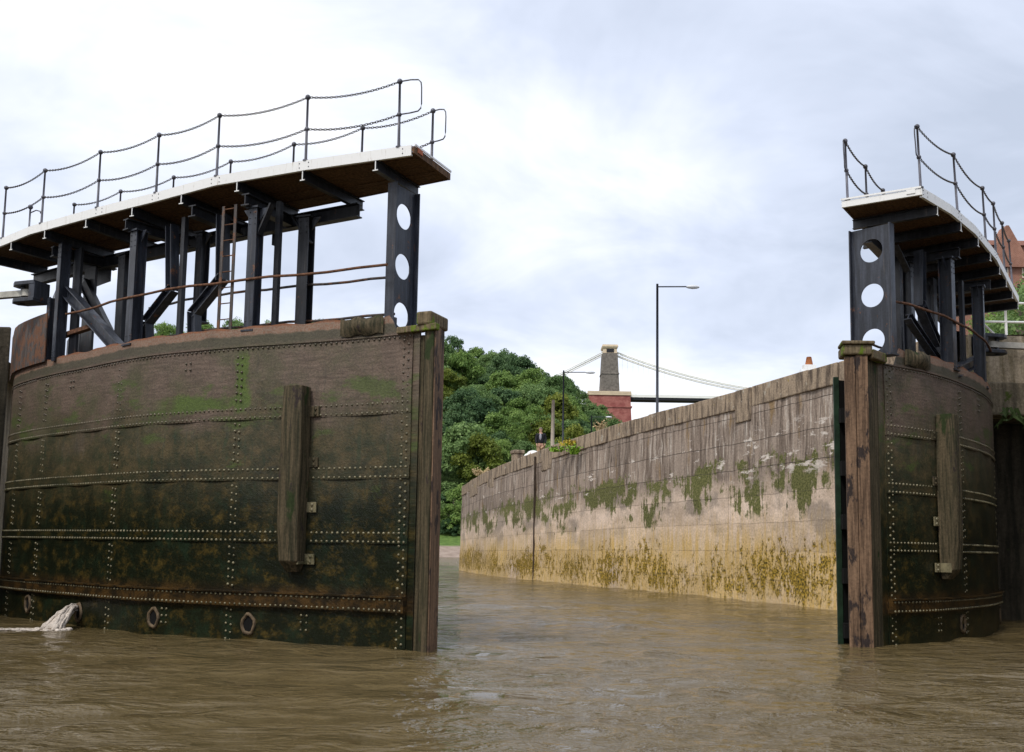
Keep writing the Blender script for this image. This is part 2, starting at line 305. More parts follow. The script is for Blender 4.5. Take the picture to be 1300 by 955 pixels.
# ------------------------------------------------------------------ mesh helpers
class MB:
    def __init__(s): s.v = []; s.f = []; s.mi = []; s.uv = []; s.sm = []
    def add(s, vs, fs, mi=0, uvs=None, smooth=False):
        o = len(s.v); s.v += [tuple(p) for p in vs]
        s.uv += list(uvs) if uvs else [(p[0] + p[1], p[2]) for p in vs]
        s.f += [tuple(i + o for i in f) for f in fs]; s.mi += [mi] * len(fs); s.sm += [smooth] * len(fs)
    def hexa(s, b, t, mi=0):     # bottom and top polygons of equal count
        n = len(b); fs = [tuple(range(n))[::-1], tuple(range(n, 2 * n))] + [(i, (i + 1) % n, n + (i + 1) % n, n + i) for i in range(n)]
        s.add(list(b) + list(t), fs, mi)
    def prism(s, pts, z0, z1, mi=0): s.hexa([(p[0], p[1], z0) for p in pts], [(p[0], p[1], z1) for p in pts], mi)
    def box(s, c, sz, rz=0, mi=0):
        c = Vector(c); x = Vector((math.cos(rz), math.sin(rz), 0)) * sz[0] / 2; y = Vector((-math.sin(rz), math.cos(rz), 0)) * sz[1] / 2
        q = [c - x - y, c + x - y, c + x + y, c - x + y]; hz = Vector((0, 0, sz[2] / 2))
        s.hexa([p - hz for p in q], [p + hz for p in q], mi)
    def beam(s, a, b, wd, dp, side=None, mi=0):     # side = direction of the width
        a, b = Vector(a), Vector(b); d = (b - a).normalized()
        sd_ = Vector(side) if side is not None else Vector((0, 0, 1))
        sd_ = (sd_ - d * sd_.dot(d))
        if sd_.length < 1e-4: sd_ = Vector((1, 0, 0)) - d * d.x
        sd_.normalize(); e_ = d.cross(sd_)
        q = lambda p: [p - sd_ * wd / 2 - e_ * dp / 2, p + sd_ * wd / 2 - e_ * dp / 2, p + sd_ * wd / 2 + e_ * dp / 2, p - sd_ * wd / 2 + e_ * dp / 2]
        s.hexa(q(a), q(b), mi)
    def hbeam(s, a, b, wd, dp, side, t=0.018, mi=0):   # H section: flanges of width wd across `side`, depth dp
        a, b = Vector(a), Vector(b); d = (b - a).normalized(); sv = Vector(side); sv = (sv - d * sv.dot(d)).normalized(); e_ = d.cross(sv)
        for k in (-1, 1): s.beam(a + e_ * k * (dp / 2 - t / 2), b + e_ * k * (dp / 2 - t / 2), wd, t, sv, mi)
        s.beam(a, b, t, dp - 2 * t, sv, mi)
    def tube(s, pts, r, seg=8, mi=0, cap=True, rs=None):
        pts = [Vector(p) for p in pts]; rings = []; ref = Vector((0, 0, 1)); vs = []; n = len(pts)
        for i, p in enumerate(pts):
            d = (pts[min(i + 1, n - 1)] - pts[max(i - 1, 0)]).normalized()
            rf = ref if abs(d.dot(ref)) < 0.95 else Vector((1, 0, 0))
            x = d.cross(rf).normalized(); y = d.cross(x).normalized(); rr = rs[i] if rs else r
            vs += [p + x * rr * math.cos(2 * math.pi * j / seg) + y * rr * math.sin(2 * math.pi * j / seg) for j in range(seg)]
        fs = [(i * seg + j, i * seg + (j + 1) % seg, (i + 1) * seg + (j + 1) % seg, (i + 1) * seg + j) for i in range(n - 1) for j in range(seg)]
        if cap: fs += [tuple(range(seg)), tuple(range((n - 1) * seg, n * seg))[::-1]]
        s.add(vs, fs, mi, smooth=True)
    def ball(s, c, r, seg=10, rings=6, mi=0, sq=(1, 1, 1)):
        c = Vector(c); vs = [c + Vector((0, 0, r * sq[2]))]
        for i in range(1, rings):
            a = math.pi * i / rings
            vs += [c + Vector((r * sq[0] * math.sin(a) * math.cos(2 * math.pi * j / seg), r * sq[1] * math.sin(a) * math.sin(2 * math.pi * j / seg), r * sq[2] * math.cos(a))) for j in range(seg)]
        vs.append(c - Vector((0, 0, r * sq[2]))); fs = [(0, 1 + j, 1 + (j + 1) % seg) for j in range(seg)]
        for i in range(rings - 2):
            o = 1 + i * seg; fs += [(o + j, o + seg + j, o + seg + (j + 1) % seg, o + (j + 1) % seg) for j in range(seg)]
        o = 1 + (rings - 2) * seg; fs += [(o + j, len(vs) - 1, o + (j + 1) % seg) for j in range(seg)]
        s.add(vs, fs, mi, smooth=True)
    def dome(s, c, nrm, r, mi=0):
        nrm = Vector(nrm).normalized(); x = nrm.cross(Vector((0, 0, 1))).normalized(); y = nrm.cross(x); vs = []
        for rr, hh in ((1.0, 0.0), (0.78, 0.52)):
            vs += [c + (x * math.cos(math.pi * j / 3.5) + y * math.sin(math.pi * j / 3.5)) * r * rr + nrm * r * hh for j in range(7)]
        vs.append(c + nrm * r * 0.8)
        fs = [(j, (j + 1) % 7, 7 + (j + 1) % 7, 7 + j) for j in range(7)] + [(7 + j, 7 + (j + 1) % 7, 14) for j in range(7)]
        s.add(vs, fs, mi, smooth=True)
    def build(s, name, mats, parent=None, bevel=0, label=None):
        me = D.meshes.new(name); off = parent_world(parent)
        me.from_pydata([(p[0] - off.x, p[1] - off.y, p[2] - off.z) for p in s.v], [], s.f)
        for m in (mats if isinstance(mats, (list, tuple)) else [mats]): me.materials.append(m)
        me.polygons.foreach_set('material_index', s.mi); me.polygons.foreach_set('use_smooth', s.sm)
        ul = me.uv_layers.new(name='UVMap'); li = np.zeros(len(me.loops), dtype=np.int32); me.loops.foreach_get('vertex_index', li)
        ul.data.foreach_set('uv', np.array(s.uv, dtype=np.float32)[li].ravel())
        o = D.objects.new(name, me); C.collection.objects.link(o)
        if parent: o.parent = parent
        if bevel:
            b = o.modifiers.new('bevel', 'BEVEL'); b.width = bevel; b.segments = 2; b.limit_method = 'ANGLE'
        if label: o['label'] = label
        return o
def parent_world(p):
    off = Vector((0, 0, 0))
    while p: off += p.location; p = p.parent
    return off
def tag(o, label=None, cat=None, group=None, kind=None):
    if label: o['label'] = label
    if cat: o['category'] = cat
    if group: o['group'] = group
    if kind: o['kind'] = kind
    return o
def thing(name, loc, label, cat, group=None):
    o = D.objects.new(name, None); C.collection.objects.link(o); o.location = loc; o.empty_display_size = 0.3
    return tag(o, label, cat, group)

def spline(pts, n=12):
    P = [Vector((*p, 0)) if len(p) == 2 else Vector(p) for p in pts]; P = [P[0] * 2 - P[1]] + P + [P[-1] * 2 - P[-2]]; out = []
    for i in range(1, len(P) - 2):
        for j in range(n):
            t = j / n; a, b, c, d = P[i - 1:i + 3]
            out.append(0.5 * ((2 * b) + (c - a) * t + (2 * a - 5 * b + 4 * c - d) * t * t + (3 * b - a - 3 * c + d) * t ** 3))
    out.append(P[-2]); return out
class Curve:
    """plan curve; side=+1/-1 picks which normal is 'outwards' (towards the lock basin)"""
    def __init__(s, pts, side, n=12):
        s.p = spline(pts, n) if n > 1 else [Vector((*q, 0)) for q in pts]; s.side = side; s.l = [0.0]
        for a, b in zip(s.p, s.p[1:]): s.l.append(s.l[-1] + (b - a).length)
        s.len = s.l[-1]
    def pt(s, t):
        if t <= 0: return s.p[0] + (s.p[1] - s.p[0]).normalized() * t
        if t >= s.len: return s.p[-1] + (s.p[-1] - s.p[-2]).normalized() * (t - s.len)
        lo = int(np.searchsorted(s.l, t)) - 1; lo = max(lo, 0)
        return s.p[lo].lerp(s.p[lo + 1], (t - s.l[lo]) / (s.l[lo + 1] - s.l[lo]))
    def tan(s, t): return (s.pt(t + 0.05) - s.pt(t - 0.05)).normalized()
    def nrm(s, t): d = s.tan(t); return Vector((-d.y, d.x, 0)) * s.side
    def G(s, t, n, z): p = s.pt(t) + s.nrm(t) * n; return Vector((p.x, p.y, z))
    def find(s, u, n, z, lo=-0.6, hi=None):
        best = None
        for i in range(500):
            t = lo + (((hi or s.len) + 0.4) - lo) * i / 499; e_ = abs(proj_u(s.G(t, n, z)) - u)
            if best is None or e_ < best[0] - 1e-6: best = (e_, t)
        return best[1]

ROWS = [(0.56, 0.72), (1.56, 1.69), (2.54, 2.68), (3.52, 3.66)]
SKIN_TOP = 5.02; DECK0, DECK1 = 7.45, 7.60

def links(mb, a, b, sag, pitch=0.046):
    a, b = Vector(a), Vector(b); n = max(4, int((b - a).length / pitch)); d = (b - a).normalized()
    P = [a.lerp(b, i / n) - Vector((0, 0, 4 * sag * (i / n) * (1 - i / n))) for i in range(n + 1)]
    for i in range(n):
        p, q = P[i], P[i + 1]; c = (p + q) / 2; dd = (q - p).normalized(); s1 = dd.cross(Vector((0, 0, 1))).normalized(); s2 = dd.cross(s1)
        sd_ = s1 if i % 2 else s2; ot = s2 if i % 2 else s1; vs = []; K, J = 8, 4; hl = pitch * 0.72; hw = 0.017; tr = 0.0062
        for k in range(K):
            a_ = 2 * math.pi * k / K; ctr = c + dd * hl * math.cos(a_) + sd_ * hw * math.sin(a_); o_ = (dd * math.cos(a_) * hw + sd_ * math.sin(a_) * hl).normalized()
            vs += [ctr + (o_ * math.cos(2 * math.pi * j / J) + ot * math.sin(2 * math.pi * j / J)) * tr for j in range(J)]
        mb.add(vs, [(k * J + j, k * J + (j + 1) % J, ((k + 1) % K) * J + (j + 1) % J, ((k + 1) % K) * J + j) for k in range(K) for j in range(J)], smooth=True)

def make_gate(cfg):
    side = cfg['side']; cv = Curve(cfg['curve'], side); G = cv.G; root = thing('lock_gate', (*cv.pt(0).xy, 0), cfg['label'], 'lock gate', 'pair of half open lock gates')
    T = -0.80
    # riveted shell
    mb = MB(); ns = 150; zs = [-1.0, 0, 0.5, 1, 1.5, 2, 2.5, 3, 3.5, 4, 4.4, 4.72, 4.9, SKIN_TOP]
    def top(t):
        if t < 0.30: return 4.72
        if t < 0.42: return 4.72 + (t - 0.30) / 0.12 * 0.26
        return SKIN_TOP + 0.022 * math.sin(t * 7) * math.sin(t * 2.3) - (0.10 * math.exp(-((t - 0.95) / 0.25) ** 2))
    vs = []; uvs = []
    for i in range(ns + 1):
        t = cv.len * i / ns
        for z in zs:
            zz_ = min(z, top(t)) if z < SKIN_TOP else top(t)
            vs.append(G(t, 0.012 * math.sin(t * 5.1 + z * 2) * (1 if 0.2 < z < 4.5 else 0), zz_)); uvs.append((t + cfg['uoff'], zz_ if t > 0.3 else min(zz_, 4.7)))
    m_ = len(zs); fs = [(i * m_ + j, (i + 1) * m_ + j, (i + 1) * m_ + j + 1, i * m_ + j + 1) for i in range(ns) for j in range(m_ - 1)]
    mb.add(vs, fs, 0, uvs, True)
    # back, top and ends
    def strip(f1, f2, a, b, n=ns):
        v2 = []; u2 = []
        for i in range(n + 1):
            t = a + (b - a) * i / n; p, q = f1(t), f2(t); v2 += [p, q]; u2 += [(t, p.z), (t + 0.4, q.z)]
        mb.add(v2, [(2 * i, 2 * i + 1, 2 * i + 3, 2 * i + 2) for i in range(n)], 0, u2, True)
    strip(lambda t: G(t, T, -1), lambda t: G(t, T, top(t) - 0.25), 0, cv.len)
    strip(lambda t: G(t, -0.02, top(t) - 0.003), lambda t: G(t, -0.02, top(t) - 0.3), 0, cv.len)
    strip(lambda t: G(t, 0.0, top(t)), lambda t: G(t, -0.021, top(t)), 0, cv.len)
    strip(lambda t: G(t, -0.02, top(t) - 0.27), lambda t: G(t, T, top(t) - 0.25), 0, cv.len)
    for t in (0, cv.len): mb.add([G(t, 0, -1), G(t, T, -1), G(t, T, 4.6), G(t, 0, 4.6)], [(0, 1, 2, 3)], 0, [(t, -1), (t + .8, -1), (t + .8, 4.6), (t, 4.6)])
    # vertical riveted seams
    rv = MB()
    def rivet(t, z, n=0.004, r=0.0215):
        if rnd.random() < 0.985: rv.dome(G(t, n, z) + Vector((rnd.uniform(-.003, .003), 0, rnd.uniform(-.003, .003))), cv.nrm(t), r * rnd.uniform(0.85, 1.12))
    fz = cfg['fender']
    def hidden(t, z): return fz[0] - 0.2 < t < fz[0] + 0.2 and 1.1 < z < 3.8
    cells = [(-0.05, 0.50), (0.80, 1.50), (1.78, 2.48), (2.78, 3.46), (3.76, 4.55)]
    for u in cfg['seams']:
        tm = cv.find(u, 0, 2.6)
        for lo, hi in cells:
            z = lo + 0.04; k = 0
            while z < hi:
                for dt in (-0.045, 0.045): rivet(tm + dt, z + (0.02 if dt > 0 else 0))
                z += 0.118; k += 1
    k = 0; z = -0.05
    while z < 4.62:                       # zigzag column beside the mitre post
        rivet(0.07 + 0.09 * (k % 2), z); z += 0.062; k += 1
    for u, lo, hi in cfg['stubs']:
        tm = cv.find(u, 0, (lo + hi) / 2); z = lo
        while z < hi:
            for dt in (-0.05, 0.05): rivet(tm + dt, z)
            z += 0.11
    # top single row under a narrow lip
    t = 0.05
    while t < cv.len - 0.05: rivet(t, 4.655); t += 0.098
    o_ = len(mb.v); mb.v += rv.v; mb.f += [tuple(i + o_ for i in f) for f in rv.f]; mb.mi += [1] * len(rv.f); mb.uv += rv.uv; mb.sm += rv.sm
    sk = mb.build('riveted_plating', [M['gate'], M['rivet']], root)
    # horizontal straps
    for i, (z0, z1) in enumerate(ROWS):
        st = MB(); led = 0.075 if i == 0 else 0.016; n = 120
        prof = [(0.001, z0 - 0.03), (led, z0 - 0.03), (led, z1 + 0.03), (0.001, z1 + 0.03)]
        if i == 0: prof = [(0.001, z0 - 0.03), (led, z0 - 0.03), (led, z1 + 0.02), (led + 0.035, z1 + 0.02), (led + 0.035, z1 + 0.045), (0.001, z1 + 0.045)]
        vs = []; uvs = []; q = len(prof)
        for a in range(n + 1):
            t = cv.len * a / n
            for nn, z in prof: vs.append(G(t, nn, z)); uvs.append((t + cfg['uoff'], z))
        st.add(vs, [(a * q + j, (a + 1) * q + j, (a + 1) * q + (j + 1) % q, a * q + (j + 1) % q) for a in range(n) for j in range(q)] + [tuple(range(q)), tuple(range(n * q, n * q + q))[::-1]], 0, uvs)
        t = 0.06
        while t < cv.len - 0.04:
            for z in (z0, z1):
                if not hidden(t, z): st.dome(G(t, led, z - (0.012 if i == 0 and z == z1 else 0)), cv.nrm(t), 0.0215 * rnd.uniform(.80, 1.12), 1)
            t += 0.094
        st.build('riveted_strap', [M['gate'], M['rivet']], root)
    lp = MB(); n = 120; vs = []; uvs = []
    prof = [(0.001, 4.69), (0.022, 4.69), (0.022, 4.712), (0.001, 4.712)]
    for a in range(n + 1):
        t = 0.0 + cv.len * a / n
        for nn, z in prof: vs.append(G(t, nn, z)); uvs.append((t + cfg['uoff'], z))
    lp.add(vs, [(a * 4 + j, (a + 1) * 4 + j, (a + 1) * 4 + (j + 1) % 4, a * 4 + (j + 1) % 4) for a in range(n) for j in range(4)], 0, uvs); lp.build('plate_lip', M['gate'], root)
    # torn, folded plate near the mitre end
    tp = MB(); pts = []
    for i in range(9):
        for j in range(5):
            t = 0.55 + 0.10 * i; a = j / 4; z = 4.74 + 0.27 * a + 0.02 * math.sin(i * 1.7) ; nn = 0.03 + 0.10 * math.sin(i / 8 * math.pi) * math.sin(a * math.pi * 0.8 + 0.2)
            pts.append(G(t, nn, z))
    tp.add(pts, [(i * 5 + j, (i + 1) * 5 + j, (i + 1) * 5 + j + 1, i * 5 + j + 1) for i in range(8) for j in range(4)], 0, None, True)
    tp.build('bent_plate', M['timber'], root)
    # fender timber with angle brackets
    fd = MB(); tf = cfg['fender'][0]; sgn = cfg['fender'][1]; zf = [1.08, 1.25, 1.8, 2.6, 3.4, 3.97]
    ring = []
    for i, z in enumerate(zf):
        wv = (0.10, 0.17, 0.185, 0.19, 0.185, 0.17)[i]; dp = (0.14, 0.29, 0.33, 0.34, 0.33, 0.31)[i]; jt = rnd.uniform(-.012, .012)
        ring += [G(tf - wv + jt, 0.02, z), G(tf - wv + jt, dp * 0.85, z), G(tf - wv * 0.5 + jt, dp, z), G(tf + wv * 0.5 + jt, dp, z), G(tf + wv + jt, dp * 0.85, z), G(tf + wv + jt, 0.02, z)]
    fd.add(ring, [(i * 6 + j, i * 6 + (j + 1) % 6, (i + 1) * 6 + (j + 1) % 6, (i + 1) * 6 + j) for i in range(5) for j in range(6)] + [(5, 4, 3, 2, 1, 0), tuple(range(30, 36))])
    f_o = fd.build('timber_fender', M['timber'], root, 0.012)
    for z in (3.58, 2.78, 2.08, 1.28):
        b = MB(); t0 = tf + sgn * 0.17; c = G(t0 + sgn * 0.09, 0.03, z)
        tn = cv.tan(t0) * sgn; nm = cv.nrm(t0)
        b.beam(c - Vector((0, 0, 0.08)), c + Vector((0, 0, 0.08)), 0.18, 0.028, tn); b.beam(G(t0, 0.13, z - 0.08), G(t0, 0.13, z + 0.08), 0.20, 0.02, nm)
        for dz in (-0.04, 0.04): b.dome(G(t0 + sgn * 0.11, 0.045, z + dz), nm, 0.028)
        b.build('angle_bracket', M['rivet'] if z < 2.5 else M['timber'], f_o, 0.004)
    # sluice outlets near the water
    for u, v_ in cfg['holes']:
        t = cv.find(u, 0, 0.25); hb = MB(); K = 14; z = 0.26 + rnd.uniform(-.03, .04); vs = []
        for ri, (rr, nn) in enumerate(((0.155, 0.004), (0.15, 0.035), (0.115, 0.035), (0.105, 0.006))):
            vs += [G(t, nn, z) + (cv.tan(t) * math.cos(2 * math.pi * k / K) * 0.85 + Vector((0, 0, 1.15 * math.sin(2 * math.pi * k / K)))) * rr * (1 + .08 * math.sin(k * 2.1 + u)) for k in range(K)]
        hb.add(vs, [(r_ * K + k, r_ * K + (k + 1) % K, (r_ + 1) * K + (k + 1) % K, (r_ + 1) * K + k) for r_ in range(3) for k in range(K)], 0, None, True)
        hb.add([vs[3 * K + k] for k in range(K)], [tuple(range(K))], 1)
        hb.build('sluice_outlet', [M['outlet'], M['black']], root)
    # mitre post
    for spec in cfg['mitre']:
        mm = MB(); mm.prism(spec['plan'], spec.get('z0', -1), spec['z1']); mm.build(spec['name'], M[spec['mat']], root, spec.get('bev', 0.012), spec.get('label'))
    # steelwork -----------------------------------------------------------
    def post(u, n, z0, z1, wd, dp, mat='steel', cap=True, kind='H', nm='upright'):
        t = cv.find(u, n, (z0 + z1) / 2); b = MB(); a, c = G(t, n, z0), G(t, n, z1); tn = cv.tan(t)
        if kind == 'H': b.hbeam(a, c, wd, dp, tn)
        else: b.beam(a, c, wd, dp, tn)
        if cap:
            b.beam(a, a + Vector((0, 0, 0.03)), wd * 1.4, dp * 1.3, tn); b.beam(c - Vector((0, 0, 0.03)), c, wd * 1.4, dp * 1.3, tn)
            for k in (-1, 1):     # small gusset plates
                g0 = G(t + k * wd * 0.5, n, z1 - 0.02)
                b.add([g0, g0 + tn * k * 0.16, g0 - Vector((0, 0, 0.22)), g0 + cv.nrm(t) * .02, g0 + cv.nrm(t) * .02 + tn * k * 0.16, g0 + cv.nrm(t) * .02 - Vector((0, 0, 0.22))], [(0, 1, 2), (5, 4, 3), (0, 3, 4, 1), (1, 4, 5, 2), (2, 5, 3, 0)])
        if kind == 'H':      # bolt heads on the outer flange
            for zz_ in (z0 + .08, z0 + .18, z1 - .10, z1 - .20, z1 - .30):
                for k in (-1, 1): b.dome(G(t, n, zz_) + cv.nrm(t) * (dp / 2 + .001) + tn * k * wd * .3, cv.nrm(t), 0.014)
        b.build(nm, M[mat], root, 0); return t
    for a in cfg['posts']: post(*a)
    for (u0, z0, u1, z1, u2, z2, u3, z3, n, wd, mat) in cfg['cranked']:
        b = MB(); P = [G(cv.find(uu, n, z_), n, z_) for uu, z_ in ((u0, z0), (u1, z1), (u2, z2), (u3, z3))]
        for p, q in zip(P, P[1:]):
            d = (q - p).normalized(); b.hbeam(p - d * 0.03, q + d * 0.03, wd, wd, cv.nrm(3) if False else (P[3] - P[0]).cross(Vector((0, 0, 1))))
        b.build('cranked_upright', M[mat], root)
    for (u0, z0, n0, u1, z1, n1, wd, dp, mat) in cfg['braces']:
        a = G(cv.find(u0, n0, z0), n0, z0); c = G(cv.find(u1, n1, z1), n1, z1); b = MB()
        b.hbeam(a, c, wd, dp, (c - a).cross(cv.nrm(4)).cross(c - a), 0.02) if dp > 0.15 else b.beam(a, c, wd, dp, cv.nrm(4))
        b.build('diagonal_brace', M[mat], root)
    for (u0, u1, n_, z0_, z1_, mat_, nm_) in cfg['plates']:
        t0_, t1_ = cv.find(u0, n_, (z0_ + z1_) / 2), cv.find(u1, n_, (z0_ + z1_) / 2); b = MB(); K = 8
        v_ = []
        for i in range(K + 1):
            tt_ = t0_ + (t1_ - t0_) * i / K; v_ += [G(tt_, n_, z0_), G(tt_, n_ - .02, z0_), G(tt_, n_ - .02, z1_), G(tt_, n_, z1_)]
        b.add(v_, [(i * 4 + j, i * 4 + (j + 1) % 4, (i + 1) * 4 + (j + 1) % 4, (i + 1) * 4 + j) for i in range(K) for j in range(4)] + [(0, 1, 2, 3), (K * 4 + 3, K * 4 + 2, K * 4 + 1, K * 4)]); b.build(nm_, M[mat_], root)
    # perforated end column
    a, c = [Vector((*q, 0)) for q in cfg['column']]; d = (c - a).normalized(); wv = (c - a).length; b = MB(); nrm_ = Vector((d.y, -d.x, 0))
    z0, z1 = cfg['colz']; th = 0.02; holes = cfg['holez']; ed = [z0] + [(p + q) / 2 for p, q in zip(holes, holes[1:])] + [z1]; r0 = 0.205
    for hz, lo, hi in zip(holes, ed, ed[1:]):
        K = 32; ring = {}
        for sd_ in (-1, 1):
            inn = []; out = []
            for k in range(K):
                an = 2 * math.pi * (k + 0.5) / K; cx, cz = math.cos(an), math.sin(an); inn.append((wv / 2 + r0 * cx, hz + r0 * cz))
                tx = (wv / 2) / abs(cx); tz = ((hi - hz) if cz > 0 else (hz - lo)) / abs(cz); tt = min(tx, tz); out.append((wv / 2 + tt * cx, hz + tt * cz))
            # add corners exactly
            vs = [a + d * x + Vector((0, 0, z)) + nrm_ * sd_ * th / 2 for x, z in inn + out]
            fs = [(k, (k + 1) % K, K + (k + 1) % K, K + k) for k in range(K)]; b.add(vs, fs)
            cs = [a + d * x + Vector((0, 0, z)) + nrm_ * sd_ * th / 2 for x, z in ((0, lo), (wv, lo), (wv, hi), (0, hi))]
            for cn, (sx, sz) in zip(cs, ((-1, -1), (1, -1), (1, 1), (-1, 1))):
                best = sorted(range(K), key=lambda k: (vs[K + k] - cn).length)
                q0 = [k for k in range(K) if (out[k][0] - wv / 2) * sx > 0 and (out[k][1] - hz) * sz > 0]
                onx = [k for k in q0 if abs(abs(out[k][0] - wv / 2) - wv / 2) < 1e-6]; onz_ = [k for k in q0 if k not in onx]
                if onx and onz_:
                    kx = max(onx, key=lambda k: abs(out[k][1] - hz)); kz = max(onz_, key=lambda k: abs(out[k][0] - wv / 2)); b.add([cn, vs[K + kx], vs[K + kz]], [(0, 1, 2)])
            ring[sd_] = vs[:K]
        b.add(ring[-1] + ring[1], [(k, (k + 1) % K, K + (k + 1) % K, K + k) for k in range(K)], 0, None, True)
    for p in (a, c): b.beam(p + Vector((0, 0, z0)), p + Vector((0, 0, z1)), 0.17, 0.022, nrm_)
    b.beam(a - d * .03 + Vector((0, 0, z0 - 0.01)), c + d * .03 + Vector((0, 0, z0 - 0.01)), 0.25, 0.03, nrm_)
    b.build('perforated_column', M[cfg['colmat']], root)
    for u_, n0_, n1_ in cfg['transoms']:
        t_ = cv.find(u_, -0.12, 7.1); b = MB(); b.hbeam(G(t_, n0_, 7.15), G(t_, n1_, 7.15), 0.16, 0.20, cv.tan(t_), 0.02); b.build('transom', M['steel'], root)
    # pipe rails
    for (n, z, ua, ub, mat) in cfg['pipes']:
        ta, tb = cv.find(ua, n, z), cv.find(ub, n, z); b = MB(); b.tube([G(ta + (tb - ta) * i / 14, n, z + 0.012 * math.sin(i * 1.9)) for i in range(15)], 0.023, 8); b.build('pipe_rail', M[mat], root)
    # walkway -------------------------------------------------------------
    dk = Curve(cfg['deck'], side, 1); wdk = 1.12
    def dp_(t, n, z): return dk.G(t, -n, z)
    rr_ = [Vector((*q, 0)) for q in cfg['deckr']]; rk = Curve(cfg['deckr'], side, 1)
    def offs(n):
        return [p + (q - p).normalized() * (n if n <= 0 else (n / wdk * (q - p).length if n <= wdk else (q - p).length + n - wdk)) for p, q in zip(dk.p, rr_)]
    def across(t):
        k = max(0, min(len(dk.l) - 2, int(np.searchsorted(dk.l, t)) - 1)); f = (t - dk.l[k]) / (dk.l[k + 1] - dk.l[k]); return dk.p[k].lerp(dk.p[k + 1], f), rr_[k].lerp(rr_[k + 1], f)
    P0, P1 = offs(0), offs(wdk)
    b = MB(); nb = 9
    rowsP = [offs(wdk * i / nb) for i in range(nb + 1)]
    for i in range(nb):
        A, B = offs(wdk * i / nb + (0.0025 if i else 0.0)), offs(wdk * (i + 1) / nb - 0.0025)
        for k in range(len(A) - 1):
            q = [A[k], A[k + 1], B[k + 1], B[k]]; dz = rnd.uniform(-.006, .006)
            b.hexa([p + Vector((0, 0, DECK0 + 0.02 + dz)) for p in q], [p + Vector((0, 0, DECK1 - 0.03 + dz)) for p in q])
    wk = b.build('walkway_planking', M['plank'], root)
    def band(name, A, B, z0, z1, mat, par, bolts=()):
        b = MB()
        for k in range(len(A) - 1):
            q = [A[k], A[k + 1], B[k + 1], B[k]]; b.hexa([p + Vector((0, 0, z0)) for p in q], [p + Vector((0, 0, z1)) for p in q])
        for t in bolts:
            for dt in (-0.12, 0.05):
                for z in (DECK0 + 0.04, DECK1 - 0.04): b.dome(dk.G(t + dt, 0.05, z), dk.nrm(t), 0.011, 1)
        return b.build(name, mat, par)
    band('white_fascia', offs(-0.05), offs(-0.002), DECK0 - 0.01, DECK1 + 0.005, [M['white'], M['rail']], wk, cfg['bolts'])
    band('rear_fascia', offs(wdk + 0.002), offs(wdk + 0.04), DECK0 + 0.01, DECK1 - 0.005, M['plank'], wk)
    # end boards
    e0 = offs(-0.05)[0]; e1 = offs(wdk + 0.04)[0]; dd = (dk.p[0] - dk.p[1]).normalized(); b = MB()
    b.beam(e0 + dd * 0.03 + Vector((0, 0, (DECK0 + DECK1) / 2)), e1 + dd * 0.03 + Vector((0, 0, (DECK0 + DECK1) / 2 - 0.01)), 0.05 if True else 0, DECK1 - DECK0 - 0.04, dd)
    b.build('end_board', M[cfg['endmat']], wk)
    b = MB(); b.beam(e0 + dd * 0.062 + Vector((0, 0, DECK1 + 0.0)), e1 + dd * 0.062 + Vector((0, 0, DECK1 - 0.0)), 0.02, 0.03, dd); b.build('end_trim', M['white'], wk)
    if side > 0 or True:
        b = MB(); ax = (e1 - e0).normalized(); p = e0 + dd * 0.04 + ax * 0.10
        b.beam(p + Vector((0, 0, DECK1 - 0.05)), p + ax * 0.14 + Vector((0, 0, DECK1 - 0.05)), 0.06, 0.08, dd); b.build('end_block', M['redwood' if side > 0 else 'white'], wk)
    # cross beams with white front ends
    t = 0.62; i = 0
    while t < dk.len - 0.1:
        b = MB(); q0, q1 = across(t); nn = (q0 - q1).normalized(); zc = Vector((0, 0, DECK0 - 0.085)); a_, c_ = q0 + nn * 0.03 + zc, q1 - nn * (0.18 if i % 2 else 0.05) + zc
        b.hbeam(a_, c_, 0.09, 0.17, dk.tan(t), 0.014); cb = b.build('cross_beam', M['steel'], wk)
        b = MB(); b.hbeam(a_ + nn * 0.012, a_ + nn * 0.002, 0.094, 0.175, dk.tan(t), 0.016); b.build('painted_end', M['white'], cb)
        t += cfg['cbstep']; i += 1
    for nn in (0.98,):
        A = offs(nn - 0.06); B = offs(nn + 0.06); b = MB()
        for k in range(len(A) - 1):
            for (lo, hi, ia) in ((DECK0 - 0.42, DECK0 - 0.40, 0), (DECK0 - 0.20, DECK0 - 0.182, 0), (DECK0 - 0.40, DECK0 - 0.20, 1)):
                a0, a1, b0, b1 = A[k], A[k + 1], B[k], B[k + 1]
                if k == 0: a0 = a0.lerp(a1, cfg['gird0']); b0 = b0.lerp(b1, cfg['gird0'])
                if ia: a0, b0 = a0.lerp(b0, .45), a0.lerp(b0, .55); a1, b1 = a1.lerp(b1, .45), a1.lerp(b1, .55)
                q = [a0, a1, b1, b0]; b.hexa([p + Vector((0, 0, lo)) for p in q], [p + Vector((0, 0, hi)) for p in q])
        b.build('edge_girder', M['steel'], wk)
    # railing
    HT = 1.07
